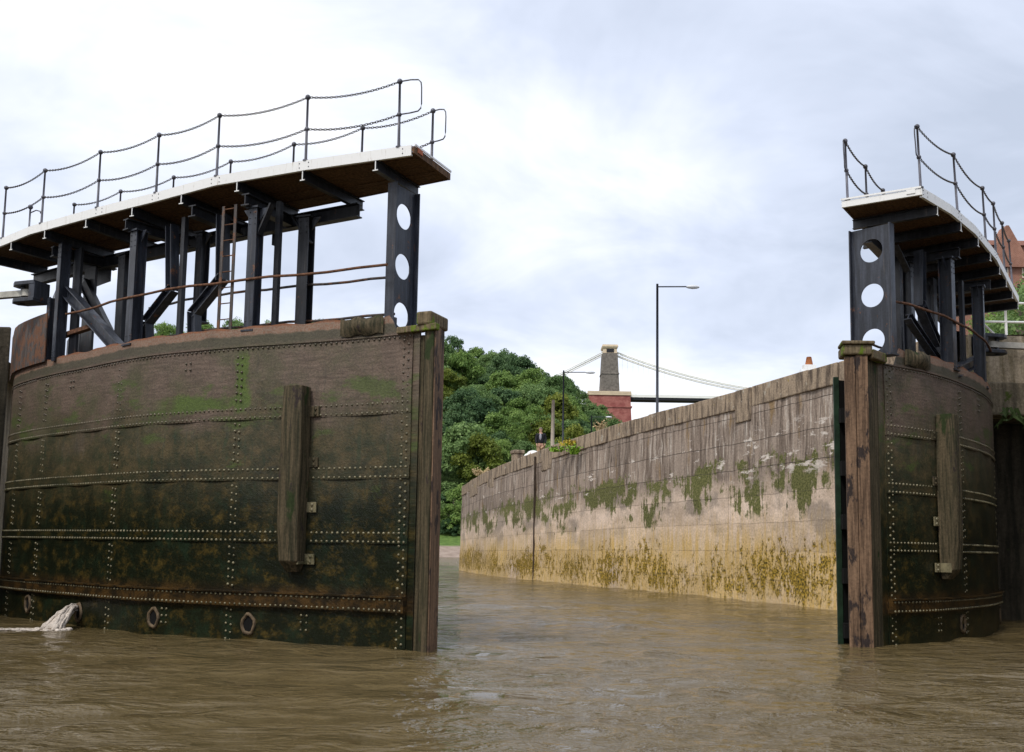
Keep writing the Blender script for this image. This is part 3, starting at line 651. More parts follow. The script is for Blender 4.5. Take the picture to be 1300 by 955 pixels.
    def rail(us, n, extra, loop, dk=dk):
        Q = []
        for u in us: t = dk.find(u, n, DECK1 + HT, lo=0.0); Q.append(dk.G(t, n, DECK1))
        Q += [dk.G(t, n, DECK1) for t in extra]
        for q in Q:
            b = MB(); lean = Vector((rnd.uniform(-.012, .012), rnd.uniform(-.012, .012), 0)) + cfg['lean']; tp_ = q + Vector((0, 0, HT)) + lean; md = q.lerp(tp_, 0.5)
            b.tube([q, q + Vector((0, 0, 0.02)), q + Vector((0, 0, 0.021)), q.lerp(tp_, .5), tp_], .02, 8, rs=[.05, .05, .024, .021, .018])
            b.ball(tp_, 0.045); b.ball(md, 0.04); b.build('rail_post', M['rail'], root); q.z = q.z
            ends.append((tp_, md))
        k = len(Q); E = ends[-k:]
        for (a1, a2), (b1, b2) in zip(E, E[1:]):
            for p, q in ((a1, b1), (a2, b2)):
                b = MB(); links(b, p, q, 0.075 * (q - p).length ** 1.2 / 1.6); b.build('rail_chain', M['chain'], root)
        if loop:
            a1, a2 = E[0]; d_ = (Vector((a1.x, a1.y, 0)) - Vector((E[1][0].x, E[1][0].y, 0))).normalized() * loop; b = MB()
            pts = [a1] + [a1 + d_ * f + Vector((0, 0, g)) for f, g in ((0.5, 0.0), (0.85, -0.02), (0.97, -0.07), (1, -0.15))] + [a2 + d_ * f + Vector((0, 0, g)) for f, g in ((1, 0.12), (0.97, 0.05), (0.85, 0.01), (0.5, 0))] + [a2]
            b.tube(pts, 0.011, 6); b.build('end_loop', M['rail'], root)
    ends = []
    rail(cfg['rail_f'], 0.02, cfg['rail_fx'], cfg['loop'][0]); rail(cfg['rail_r'], 0.04, cfg['rail_rx'], cfg['loop'][1], rk)
    if side > 0:
        t_ = rk.find(354, -0.1, 7.9); q = rk.G(t_, -0.1, 0); b = MB(); b.beam(q + Vector((0, 0, 6.9)), q + Vector((0, 0, 8.05)), .12, .12, rk.tan(t_)); b.build('stub_post', M['steel2'], root)
        t_ = dk.find(38, .02, 7.9); q = dk.G(t_, .02, DECK1); b = MB(); b.tube([q, q + Vector((0, 0, .42))], .018, 8); b.ball(q + Vector((0, 0, .42)), .05); b.tube([q + Vector((0, 0, .3)), q + Vector((.14, -.05, .34)), q + Vector((.26, -.1, .3))], .012, 6); b.ball(q + Vector((.27, -.1, .28)), .03); b.build('rail_bracket', M['rail'], root)
    # ladder
    if 'ladder' in cfg:
        u0, u1, n, z0, z1 = cfg['ladder']; b = MB(); A = G(cv.find(u0, n, 6), n, 0); B = G(cv.find(u1, n, 6), n, 0)
        for p in (A, B): b.beam(p + Vector((0, 0, z0)), p + Vector((0, 0, z1)), 0.055, 0.02, A - B)
        ld = b.build('ladder', M['ladder'], root)
        z = z0 + 0.2
        while z < z1: 
            b = MB(); b.tube([A + Vector((0, 0, z)), B + Vector((0, 0, z))], 0.010, 6); b.build('rung', M['rusty'], ld); z += 0.27
    # anchor clevis on the heel
    cx = Vector(cfg['clevis']); sx = -1 if side > 0 else 1; b = MB(); ang = cfg['clang']
    ex = Vector((math.cos(ang), math.sin(ang), 0)) * sx; ey = Vector((-ex.y, ex.x, 0))
    for dz in (-0.17, 0.17):
        pl = [cx - ex * 0.22 + ey * 0.22, cx - ex * 0.22 - ey * 0.22, cx + ex * 0.28 - ey * 0.2, cx + ex * 0.42 - ey * 0.08, cx + ex * 0.42 + ey * 0.08, cx + ex * 0.28 + ey * 0.2]
        b.hexa([p + Vector((0, 0, dz - 0.04)) for p in pl], [p + Vector((0, 0, dz + 0.04)) for p in pl])
    b.beam(cx - ex * 0.16 - Vector((0, 0, 0.17)), cx - ex * 0.16 + Vector((0, 0, 0.17)), 0.14, 0.42, ex)
    b.tube([cx + ex * 0.24 - Vector((0, 0, .23)), cx + ex * 0.24 + Vector((0, 0, .23))], 0.05, 12)
    b.build('anchor_clevis', M['steel2'], root, 0.01)
    return root, cv, cx, ex

SL, SR = 1, -1
def pxy(u, v, y): p = at(u, v, y); return (p.x, p.y)
left = dict(side=1, uoff=0.0, label='big curved riveted lock gate on the left, weedy, with a long chain railed walkway', lean=Vector((0, 0, 0)),
    curve=[(-1.51, 15.16), (-2.33, 15.62), (-3.6, 16.15), (-4.5, 16.5), (-6.05, 17.28), (-7.05, 18.0), (-7.85, 18.7), (-8.7, 19.4), (-9.6, 20.25), (-10.35, 21.1), (-10.85, 22.0)],
    seams=(298, 146, 52, 19), stubs=((240, 4.38, 4.6), (92, 4.38, 4.6), (385, 0.2, 0.48), (208, 0.2, 0.48)), fender=(2.02, -1), holes=((315, 790), (195, 787), (100, 775), (36, 770)),
    mitre=[dict(name='quoin_plate', mat='gate', plan=[(-1.51, 15.18), (-1.40, 15.10), (-1.385, 15.14), (-1.5, 15.22)], z1=4.70, bev=0.004),
           dict(name='inner_post', mat='timber', plan=[(-1.41, 15.14), (-1.33, 15.10), (-1.30, 15.40), (-1.5, 15.9), (-1.6, 15.9)], z1=4.66),
           dict(name='mitre_post', mat='timber', plan=[(-1.325, 15.04), (-1.20, 14.95), (-1.175, 14.955), (-1.085, 15.40), (-1.22, 15.95), (-1.30, 15.45)], z1=4.80),
           dict(name='mitre_face', mat='mitre', plan=[(-1.172, 14.95), (-1.150, 14.94), (-1.055, 15.40), (-1.082, 15.41)], z1=4.78, bev=0.004),
           dict(name='post_cap', mat='mtop', plan=[(-1.46, 15.00), (-1.22, 14.90), (-1.00, 15.45), (-1.25, 15.6)], z0=4.785, z1=4.99, bev=0.03, label='mossy timber cap'),
           dict(name='cap_sill', mat='mtop', plan=[(-1.78, 15.24), (-1.15, 14.86), (-1.1, 14.98), (-1.7, 15.4)], z0=4.70, z1=4.80, bev=0.015)],
    posts=[(173, -0.12, 4.95, 7.06, 0.20, 0.22, 'steel2'), (322, -0.12, 4.95, 7.06, 0.17, 0.20, 'steel2'), (352, -0.45, 4.75, 7.25, 0.09, 0.09, 'steel', False, 'B'),
           (387, -0.80, 4.75, 7.06, 0.20, 0.22), (231, -0.45, 4.75, 7.25, 0.09, 0.09, 'steel', False, 'B'), (158, -0.80, 4.75, 7.06, 0.24, 0.26),
           (256, -0.80, 5.4, 7.06, 0.15, 0.2), (78, -0.05, 4.95, 7.30, 0.14, 0.20, 'steel2', False), (96, -0.25, 4.95, 7.2, 0.30, 0.05, 'steel', False, 'B'),
           (64, -0.10, 4.95, 6.3, 0.14, 0.16, 'steel2', False), (112, -0.80, 4.75, 7.06, 0.5, 0.05, 'steel', False, 'B'), (45, -0.75, 4.75, 7.06, 0.7, 0.06, 'steel', False, 'B'),
           (500, -0.84, 4.75, 5.2, 0.06, 0.06, 'steel', False, 'B')],
    cranked=[(219, 7.1, 219, 5.95, 187, 5.45, 187, 4.85, -0.40, 0.17, 'steel2'), (283, 7.1, 283, 6.0, 247, 5.45, 247, 4.85, -0.35, 0.17, 'steel2')],
    braces=[(86, 6.35, -0.16, 152, 4.98, -0.20, 0.22, 0.2, 'steel2'), (106, 6.75, -0.7, 156, 4.9, -0.7, 0.12, 0.2, 'steel'), (60, 5.5, -0.2, 120, 5.55, -0.2, 0.12, 0.08, 'rusty'),
            (395, 6.6, -0.8, 372, 7.1, -0.8, 0.12, 0.03, 'steel'), (330, 6.6, -0.12, 345, 7.1, -0.12, 0.12, 0.03, 'steel')],
    plates=((58, 12, 0.06, 4.98, 5.95, 'rustplate', 'heel_plate'), (100, 20, -1.05, 5.0, 6.0, 'steel', 'shade_fill_plate'), (140, 30, -1.1, 6.8, 7.25, 'steel', 'shade_fill_plate')),  # plates at the rear are added dark sheets imitating shade under the deck
    transoms=((322, 0.1, -1.2), (173, 0.1, -1.2), (250, 0.0, -1.2), (80, 0.1, -1.2)),
    column=(pxy(494, 400, 15.66), pxy(523.5, 400, 16.22)), colz=(4.90, 7.22), holez=(5.14, 5.93, 6.75), colmat='steel2',
    pipes=[(0.0, 5.82, 491, 84, 'rusty'), (-0.84, 5.88, 500, 190, 'ladder'), (-0.84, 5.26, 500, 150, 'ladder')],
    deck=[(-1.59, 15.13), (-3.37, 15.83), (-5.02, 16.60), (-6.34, 17.48), (-7.63, 18.28), (-9.45, 19.50), (-11.2, 21.0)], deckr=[(-1.14, 16.16), (-2.72, 17.09), (-4.35, 18.02), (-5.70, 18.90), (-6.95, 19.74), (-8.7, 20.83), (-10.4, 22.0)], endmat='plank', bolts=(0.1, 1.95, 3.75, 5.3, 6.85), cbstep=1.32, gird0=0.9,
    rail_f=(508, 392, 279, 202, 128, 57, 8), rail_fx=(), rail_r=(549, 460, 373, 292, 221, 154, 95), rail_rx=(), loop=(0.38, 0.26),
    ladder=(281, 296, -0.05, 5.0, 7.15), clevis=(-9.60, 20.0, 6.40), clang=R(-18))
right = dict(side=-1, uoff=13.0, label='narrow looking riveted lock gate on the right with a bare timber mitre post', lean=Vector((-0.03, 0, 0)),
    curve=[(6.27, 17.1), (7.15, 17.7), (7.95, 18.45), (8.7, 19.3), (9.35, 20.15), (9.85, 20.95), (10.3, 21.8), (10.6, 22.8)],
    seams=(1222, 1263), stubs=((1242, 4.3, 4.55), (1193, 0.2, 0.48)), fender=(1.66, -1), holes=((1222, 790), (1260, 785), (1271, 780)),
    mitre=[dict(name='quoin_plate', mat='gate', plan=[(6.27, 17.12), (6.13, 16.99), (6.11, 17.05), (6.22, 17.17)], z1=4.70, bev=0.004),
           dict(name='inner_post', mat='timber', plan=[(6.13, 17.0), (5.86, 16.70), (5.86, 17.5), (6.0, 17.8), (6.2, 17.3)], z1=4.70),
           dict(name='mitre_post', mat='mitre', plan=[(5.855, 16.66), (5.655, 16.665), (5.70, 17.2), (5.855, 17.5)], z1=4.76),
           dict(name='mitre_face', mat='mitre', plan=[(5.648, 16.668), (5.475, 16.695), (5.60, 17.1), (5.69, 17.2)], z1=4.74),
           dict(name='post_cap', mat='mtop', plan=[(5.93, 16.62), (5.44, 16.64), (5.52, 17.15), (5.9, 17.2)], z0=4.765, z1=4.93, bev=0.03, label='moss covered timber cap'),
           dict(name='cap_board', mat='mtop', plan=[(5.96, 16.58), (5.41, 16.60), (5.50, 17.1), (5.92, 17.2)], z0=4.935, z1=4.995, bev=0.02),
           dict(name='cap_sill', mat='mtop', plan=[(6.3, 17.0), (5.92, 16.58), (5.9, 16.9), (6.2, 17.3)], z0=4.70, z1=4.86, bev=0.02),
           dict(name='sealing_strip', mat='green', plan=[(5.575, 17.30), (5.485, 17.30), (5.49, 17.36), (5.575, 17.42)], z1=4.50, bev=0.004)] +
          [dict(name='gap_shade_plank', mat='black', plan=[(5.578, 17.33), (5.60, 17.33), (5.74, 17.40), (5.74, 17.5), (5.578, 17.5)], z1=4.45, bev=0.004)] +  # added near-black filler standing in for the shade of an open gap
          [dict(name='strip_bracket', mat='black', plan=[(5.70, 17.19), (5.56, 17.2), (5.56, 17.3), (5.70, 17.3)], z0=z, z1=z + 0.25, bev=0.004) for z in (0.1, 1.0, 1.9, 2.8, 3.7)],
    posts=[(1203, -0.12, 4.9, 7.06, 0.19, 0.24, 'steel2'), (1243, -0.12, 4.9, 7.06, 0.18, 0.22, 'steel2'), (1222, -0.35, 4.9, 7.06, 0.20, 0.08, 'steel', False, 'B'),
           (1142, -0.8, 4.75, 7.2, 0.09, 0.09, 'steel', False, 'B'), (1154, -0.78, 4.75, 7.06, 0.17, 0.17, 'steel2'), (1172, -0.8, 4.75, 7.1, 0.3, 0.05, 'steel', False, 'B'), (1187, -0.8, 4.75, 7.1, 0.25, 0.06, 'steel', False, 'B'),
           (1255, -0.5, 4.9, 7.1, 0.5, 0.06, 'steel', False, 'B'), (1226, -0.85, 4.75, 7.1, 0.9, 0.05, 'steel', False, 'B')],
    cranked=[(1168, 7.1, 1168, 6.1, 1190, 5.45, 1190, 4.85, -0.40, 0.17, 'steel2'), (1154, 5.75, 1156, 5.7, 1193, 5.1, 1194, 5.05, -0.35, 0.14, 'steel2')],
    braces=[(1246, 5.95, 0.0, 1212, 4.9, -0.05, 0.22, 0.2, 'steel2'), (1238, 6.3, -0.6, 1210, 5.2, -0.6, 0.12, 0.2, 'steel'), (1152, 6.7, -0.5, 1136, 7.1, -0.5, 0.12, 0.03, 'steel')],
    plates=((1166, 1264, -1.05, 5.6, 7.2, 'steel', 'shade_fill_plate'), (1228, 1264, -0.9, 4.8, 5.6, 'steel', 'shade_fill_plate')),  # added dark sheets in place of the shaded depth of the frames behind
    transoms=((1203, 0.1, -1.2), (1243, 0.1, -1.2)),
    column=(pxy(1134, 400, 16.98), pxy(1083, 400, 17.50)), colz=(4.86, 7.12), holez=(5.13, 5.92, 6.71), colmat='steel2',
    pipes=[(0.03, 5.82, 1134, 1262, 'rusty'), (-0.84, 5.26, 1100, 1180, 'ladder')],
    deck=[(6.76, 16.59), (7.61, 17.44), (8.51, 18.52), (9.69, 20.18), (11.88, 23.7)], deckr=[(5.72, 17.23), (6.47, 18.40), (7.24, 19.63), (8.4, 21.5), (10.5, 24.8)], endmat='white', bolts=(0.15, 1.7, 3.1, 4.6), cbstep=1.15, gird0=0.6,
    rail_f=(1165, 1213, 1249, 1262, 1273, 1283), rail_fx=(), rail_r=(1074.5, 1100, 1122), rail_rx=(5.0, 6.6), loop=(0.12, 0.12),
    clevis=(10.15, 21.6, 6.0), clang=R(8))
gl = make_gate(left); gr_ = make_gate(right)
# --- small lamp bracket on the left walkway
# ------------------------------------------------------------------ anchor bars
for (g, lab) in ((gl, 'pale steel anchor bar reaching the left gate from the left quay'), (gr_, 'pale steel anchor bar reaching the right gate from the concrete quay')):
    cx, ex = g[2], g[3]; b = MB(); a = cx + ex * 0.12; c = cx + ex * 3.4
    b.beam(a, c, 0.13, 0.12, (0, 0, 1)); b.tube([a - Vector((0, 0, .068)), a + Vector((0, 0, .068))], 0.11, 14)
    o = b.build('anchor_bar', M['galv'], None, 0.008); tag(o, lab, 'anchor bar', 'anchor bars of the gates')

# ------------------------------------------------------------------ water, banks, quays
def water_mesh():
    r_ = np.random.RandomState(5); ny_, nx_ = 560, 330
    y = 3.0 * np.exp(np.linspace(0, math.log(170 / 3.0), ny_)); t_ = np.linspace(-1, 1, nx_)
    Y = np.repeat(y[:, None], nx_, 1); X = t_[None, :] * (y[:, None] * 0.60 + 3.0); Z = np.zeros_like(X)
    # travelling ripples in many directions, stronger in the current that runs out between the gates
    cur = 0.55 + 0.45 * np.exp(-((X - 0.17 * Y + 0.5) / (1.2 + 0.10 * Y)) ** 2)
    pat = 0.5 + 0.5 * np.sin(X * .31 + Y * .17 + 1) * np.sin(X * .13 - Y * .29)
    for i in range(90):
        lam = 0.16 * (3.2 / 0.16) ** r_.uniform(); a = r_.normal(1.75, .75); k_ = 2 * math.pi / lam; amp = 0.0052 * lam ** .72 * r_.uniform(.4, 1)
        res = np.clip((lam / (0.0073 * 2.6 * Y)) - 1, 0, 1)           # waves shorter than the grid can carry fade out
        ph = r_.uniform(0, 6.28); xx = X * math.cos(a) + Y * math.sin(a)
        xx = xx + 0.35 * lam * np.sin((X * math.sin(a) - Y * math.cos(a)) * k_ * r_.uniform(.12, .3) + ph)
        Z += amp * np.sin(k_ * xx + ph) * res * cur * (0.6 + 0.6 * pat)
    edge = np.clip((170 - Y) / 30, 0, 1); Z *= edge
    V = np.stack([X, Y, Z], 2).reshape(-1, 3); me = D.meshes.new('water'); idx = np.arange(ny_ * nx_).reshape(ny_, nx_)
    q = np.stack([idx[:-1, :-1], idx[:-1, 1:], idx[1:, 1:], idx[1:, :-1]], 2).reshape(-1, 4)
    me.vertices.add(len(V)); me.vertices.foreach_set('co', V.astype(np.float32).ravel()); me.loops.add(q.size); me.loops.foreach_set('vertex_index', q.astype(np.int32).ravel())
    me.polygons.add(len(q)); me.polygons.foreach_set('loop_start', np.arange(len(q), dtype=np.int32) * 4); me.update(calc_edges=True); me.polygons.foreach_set('use_smooth', np.ones(len(q), dtype=bool))
    me.materials.append(M['water']); o = D.objects.new('water', me); C.collection.objects.link(o); o['kind'] = 'structure'
water_mesh()
b = MB(); b.add([(-1500, -60, -.06), (1500, -60, -.06), (1500, 3000, -.06), (-1500, 3000, -.06)], [(0, 1, 2, 3)]); o = b.build('water', M['water']); o['kind'] = 'structure'

def ridge(x):
    return float(np.interp(x, [-260, -125, -112, -60, -19, -2, 13, 23, 30, 38, 48, 60, 100, 300], [35, 36, 62, 61, 56, 50, 46, 39, 30, 17, 8, 7, 6, 12]))
def terr(x, y):
    y += 3 * math.sin(x * 0.05) + 1.2 * math.sin(x * 0.21)
    z = float(np.interp(y, [140, 150, 166, 172, 186, 196], [-3, 0, 1.5, 2.0, 3.8, 6.5]))
    if y > 196: z = 6.5 + (ridge(x) - 6.5) * min(1, (y - 196) / 134.0) ** 0.9
    return z + 0.4 * math.sin(x * .13 + y * .11) * (y > 196) + (0.12 * math.sin(x * 1.3) * math.sin(y * .9))
xs = np.concatenate([np.linspace(-320, -40, 40), np.linspace(-38, 80, 90), np.linspace(84, 320, 40)]); ys = np.concatenate([np.linspace(140, 200, 60), np.linspace(204, 560, 70)])
def terrmat():
    k = Mat('river_bank', 0.9, 0.2); co = k.coord(); z = k.xyz(co)[2]; n = k.noise(co, 0.8, 6); f = k.noise(co, 7, 4, 0.7)
    zw = k.math('ADD', z, k.math('MULTIPLY', k.math('SUBTRACT', n, 0.5), 0.6))
    mud = k.mix(k.step(n, .35, .65), (0.25, 0.19, 0.15), (0.36, 0.285, 0.235)); gra = k.mix(k.step(n, .35, .65), (0.06, 0.115, 0.022), (0.12, 0.19, 0.04))
    c = k.mix(k.step(zw, 1.5, 1.9), mud, gra); c = k.mix(k.step(zw, 3.6, 4.6), c, (0.055, 0.095, 0.025))
    return k.out(k.mul(c, f, .75, 1.25), k.bump(f, .6, .1))
b = MB(); ny = len(ys); b.add([(x, y, terr(x, y)) for x in xs for y in ys], [(i * ny + j, (i + 1) * ny + j, (i + 1) * ny + j + 1, i * ny + j + 1) for i in range(len(xs) - 1) for j in range(ny - 1)], 0, None, True)
o = b.build('hillside', terrmat()); o['kind'] = 'structure'

# right river wall
WP = [(10.35, 23.7), (8.85, 27.8), (7.25, 32.8), (5.2, 38.6), (2.9, 44.5), (0.95, 50), (-1.1, 57), (-2.9, 66.0), (-3.2, 70), (-2.0, 76), (2, 83), (12, 90), (34, 97), (70, 104)]
WZ = [6.72, 6.72, 6.66, 6.62, 6.38, 6.12, 5.86, 5.55, 5.5, 5.5, 5.5, 5.5, 5.5, 5.5]
wl = [0.0]
sp = spline([(*p, z) for p, z in zip(WP, WZ)], 10)
for p, q in zip(sp, sp[1:]): wl.append(wl[-1] + (Vector((q.x, q.y, 0)) - Vector((p.x, p.y, 0))).length)
def wn(i): d = (sp[min(i + 1, len(sp) - 1)] - sp[max(i - 1, 0)]); d = Vector((d.x, d.y, 0)).normalized(); return Vector((-d.y, d.x, 0))
def wpt(t, n, dz, absz=None):
    i = max(0, min(len(sp) - 2, int(np.searchsorted(wl, t)) - 1)); f = (t - wl[i]) / (wl[i + 1] - wl[i]); p = sp[i].lerp(sp[i + 1], f); m = wn(i).lerp(wn(i + 1), f)
    z = absz if absz is not None else p.z + dz
    return Vector((p.x, p.y, 0)) + m * n + Vector((0, 0, z))
rw = thing('river_wall', (8.85, 27.8, 0), 'long curving stone river wall beyond the gates, weed streaked, ochre at the waterline', 'wall')
b = MB(); vs = []; uvs = []; zf = [-1, 0, .5, 1, 1.5, 2, 2.5, 3, 3.5, 4, 4.5, 5, 5.5, 6, 6.5, 7]
ts = np.arange(0, wl[-1], 0.5); K = len(zf)
for t in ts:
    tp = wpt(t, 0, -0.55).z
    for k, zz_ in enumerate(zf):
        z = -1 + (tp + 1) * k / (K - 1); rg = 0.02 * math.sin(t * 3.1 + z * 2.2) + 0.015 * math.sin(t * 7.7 - z * 5)
        p = wpt(t, 0.10 * (1 - z / 6) + rg, 0, z); vs.append(p); uvs.append((t, z * 6.7 / (tp + 0.55)))
b.add(vs, [(i * K + k, (i + 1) * K + k, (i + 1) * K + k + 1, i * K + k + 1) for i in range(len(ts) - 1) for k in range(K - 1)], 0, uvs, True)
b.build('wall_face', M['wall'], rw)
b = MB(); t = 0.02; TL = wl[-1] - 1.5
while t < TL:                     # coping stones of uneven length, some reaching one course lower
    ln = rnd.uniform(0.9, 1.7) if t < 75 else 3.0; g = 0.012; pr = 0.05 + rnd.uniform(-.018, .018); dz = rnd.uniform(-.025, .02); bt = -0.62 if rnd.random() > .16 else -1.05
    q = [(t + g, pr), (t + ln - g, pr + rnd.uniform(-.01, .01)), (t + ln - g, -0.9), (t + g, -0.9)]
    b.hexa([wpt(a, n, bt) for a, n in q], [wpt(a, n, dz) for a, n in q]); t += ln
b.build('coping', M['coping'], rw, 0.03)
# a dark vertical chase with a pipe in it
tt = min(np.arange(0, wl[-1], .1), key=lambda q: abs(proj_u(wpt(q, 0, 0, 4)) - 681)) 
b = MB(); b.prism([wpt(tt - .04, .125, 0, 0).xy, wpt(tt + .04, .125, 0, 0).xy, wpt(tt + .04, -.2, 0, 0).xy, wpt(tt - .04, -.2, 0, 0).xy], -1, wpt(tt, 0, -.25).z); b.build('drain_pipe', M['drain'], rw)
b = MB(); N2 = len(sp); out = []
def qmat():
    k = Mat('quay_paving', 0.9, 0.2); co = k.coord(); f = k.noise(co, 3, 5); return k.out(k.mix(f, (0.10, 0.095, 0.085), (0.20, 0.18, 0.15)), k.bump(f, .4, .02))
QM = qmat()
for i in range(N2):
    p = sp[i]; m = wn(i); a = p + m * -0.85 + Vector((0, 0, -0.12)); out += [a, Vector((max(a.x + 18, 40 + a.y * 0.9), a.y + (a.x < 10) * 0 - 0, a.z - 0.6))]
b.add(out, [(2 * i, 2 * i + 1, 2 * i + 3, 2 * i + 2) for i in range(N2 - 1)]); b.add([(10.9, 23.2, 6.55), (80, 23.2, 6.0), (80, -40, 6.0), (12.6, -40, 6.55), (12.6, 22.9, 6.55)], [(0, 1, 2, 3, 4)])
o = b.build('quay', QM); o['kind'] = 'structure'
b = MB(); b.add([(-200, -40, 6.2), (-12.6, -40, 6.2), (-12.4, 22.6, 6.15), (-18, 50, 6.0), (-22, 90, 5.6), (-60, 120, 5), (-200, 125, 5)], [(0, 1, 2, 3, 4, 5, 6)]); o = b.build('quay', QM); o['kind'] = 'structure'

# lock walls beside the gate heels
lw = thing('lock_wall', (11, 23, 0), 'pale concrete topped lock wall with a dark recess behind the right gate heel', 'wall')
b = MB(); b.box((13.6, 24.2, 6.05), (6.0, 1.5, 1.15)); b.box((15.9, 12, 6.05), (7, 22.9, 1.15)); b.build('concrete_top', M['concrete'], lw, 0.02)
b = MB()
x = 10.72
for i in range(5):
    w_ = rnd.uniform(.7, 1.0); b.box((x + w_ / 2, 23.75, 5.05), (w_ - .015, 1.5 + rnd.uniform(-.04, .04), 0.76)); x += w_
b.build('stone_ledge', M['stone'], lw, 0.04)
b = MB(); b.box((13.3, 25.0, 1.8), (6.0, 1.2, 5.7)); b.box((14.2, 12, 2.2), (3.0, 25.2, 6.4)); b.box((10.9, 24.2, 1.8), (0.7, 1.0, 5.7)); b.build('recess_wall', M['dstone'], lw, 0.03)  # shadow of the recess is put into this darker stone colour
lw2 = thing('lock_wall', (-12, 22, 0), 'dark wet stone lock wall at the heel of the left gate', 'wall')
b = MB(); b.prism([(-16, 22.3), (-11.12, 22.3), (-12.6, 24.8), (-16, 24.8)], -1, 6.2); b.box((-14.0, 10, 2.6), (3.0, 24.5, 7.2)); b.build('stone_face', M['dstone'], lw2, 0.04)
b = MB()
wpl = [(-13.2, 24.9), (-16.5, 35), (-19, 50), (-24, 90), (-60, 120), (-200, 125)]
for p, q in zip(wpl, wpl[1:]):
    d = (Vector(q) - Vector(p)).normalized(); n = Vector((-d.y, d.x)) * 1.2; b.prism([p, q, Vector(q) + n, Vector(p) + n], -1, 6.22)
o = b.build('river_wall', M['stone']); tag(o, 'stone river wall running away behind the left gate', 'wall')
# weed hanging from the right stone ledge is added with the plants

# water spout from one outlet of the left gate
def spout():
    t = gl[1].find(97, 0, .3); a = gl[1].G(t, 0.03, 0.34); end = at(66, 797, a.y - 1.0); end.z = 0.0; mb = MB()
    for q in range(46):
        e_ = Vector((end.x + rnd.gauss(0, .10), end.y + rnd.gauss(0, .09), 0)); a_ = a + Vector((rnd.uniform(-.05, .05), 0, rnd.uniform(-.07, .05))); pw = rnd.uniform(1.6, 2.6); P = []
        for i in range(10):
            f = i / 9; c = a_.lerp(e_, f); c.z = a_.z * (1 - f ** pw) - .01 + rnd.uniform(-.012, .012); c.x += rnd.uniform(-.012, .012); P.append(c)
        r0 = rnd.uniform(.010, .030); mb.tube(P, r0, 6, rs=[r0 * (0.8 + .9 * i / 9) * rnd.uniform(.7, 1.3) for i in range(10)])
    for i in range(230):        # froth round the foot of the spout
        d_ = rnd.random(); c = Vector((end.x - d_ * 1.2 + rnd.gauss(.08, .10), end.y + rnd.gauss(0, .10 + .08 * d_), 0.0)); mb.ball(c, rnd.uniform(.008, .034) * (1.3 - .8 * d_), 7, 4, 0, (1.9, 1.3, .4 if d_ > .2 else 1.0))
    o = mb.build('water_spout', M['foam']); tag(o, 'white frothy spout of water pouring from an outlet low on the left gate', 'water spout', None, 'stuff')
spout()

# ------------------------------------------------------------------ bridge far away
stoneT = m_plain('tower_stone', (0.165, 0.145, 0.125), .9, .35, .9); red = None
k = Mat('red_sandstone', .9, .2); co = k.coord(); f1 = k.noise(co, .35, 5); bk = k.noise(k.coord('Object', (1, 1, 3)), .8, 5, .7); red = k.out(k.mul(k.mix(k.step(f1, .35, .65), (0.27, 0.085, 0.075), (0.38, 0.15, 0.125)), bk, .75, 1.2))
cream = m_plain('cream_stone', (0.62, 0.50, 0.35), .8, .1, .5); bwhite = m_plain('bridge_white', (0.88, 0.87, 0.82), .6, .03, .5)
dkm = m_plain('deck_underside', (0.02, 0.02, 0.025), .8, .1, .5)
def taper(mb, cx, cy, w0, d0, w1, d1, z0, z1): mb.hexa([(cx - w0 / 2, cy - d0 / 2, z0), (cx + w0 / 2, cy - d0 / 2, z0), (cx + w0 / 2, cy + d0 / 2, z0), (cx - w0 / 2, cy + d0 / 2, z0)], [(cx - w1 / 2, cy - d1 / 2, z1), (cx + w1 / 2, cy - d1 / 2, z1), (cx + w1 / 2, cy + d1 / 2, z1), (cx - w1 / 2, cy + d1 / 2, z1)])
BX, BY = 47.6, 500.0; DZ = 77.2
def bridge_end(root, bx, sgn):
    b = MB(); taper(b, bx, BY, 9.3, 11, 7.3, 9, DZ + .3, DZ + 20.4); taper(b, bx, BY, 9.0, 10.7, 8.6, 10.3, DZ + 9.9, DZ + 10.6); tw = b.build('tower', stoneT, root)
    b = MB(); taper(b, bx, BY, 6.9, 8.6, 6.6, 8.3, DZ + 20.4, DZ + 22.8)
    b.build('saddle_chamber', cream, tw)
    b = MB(); taper(b, bx, BY, 7.2, 9, 7.9, 9.8, DZ + 22.8, DZ + 23.6); taper(b, bx, BY, 7.9, 9.8, 7.5, 9.3, DZ + 23.6, DZ + 24.6); b.build('cornice', cream, tw)
    b = MB(); b.box((bx, BY - 4.35, DZ + 21.6), (3.6, .4, 1.7)); b.build('opening', dkm, tw)
    b = MB(); taper(b, bx - sgn * 0.5, BY, 25, 15, 20.5, 13, 25, DZ - .9); b.box((bx - sgn * .5, BY, DZ - 6.5), (22.2, 14, .7)); ab = b.build('abutment', red, root)
    b = MB(); b.box((bx - sgn * .5, BY, DZ - .35), (21.5, 14, 1.0)); b.box((bx - sgn * .5, BY - 6.8, DZ + .6), (21.3, .5, .9)); b.build('parapet', cream, ab)
sb = thing('suspension_bridge', (BX, BY, 25), 'high suspension bridge in the distance, grey tapered tower on a red sandstone pier, pale chains', 'bridge')
bridge_end(sb, BX, 1); bridge_end(sb, BX + 214, -1)
b = MB(); b.box((BX + 107 - 0, BY, DZ - 2.0), (194, 8, 1.3)); dk_ = b.build('deck', dkm, sb)
b = MB(); b.box((BX + 107, BY - 4.2, DZ - .7), (194, .25, 1.3)); b.build('parapet_rail', bwhite, dk_)
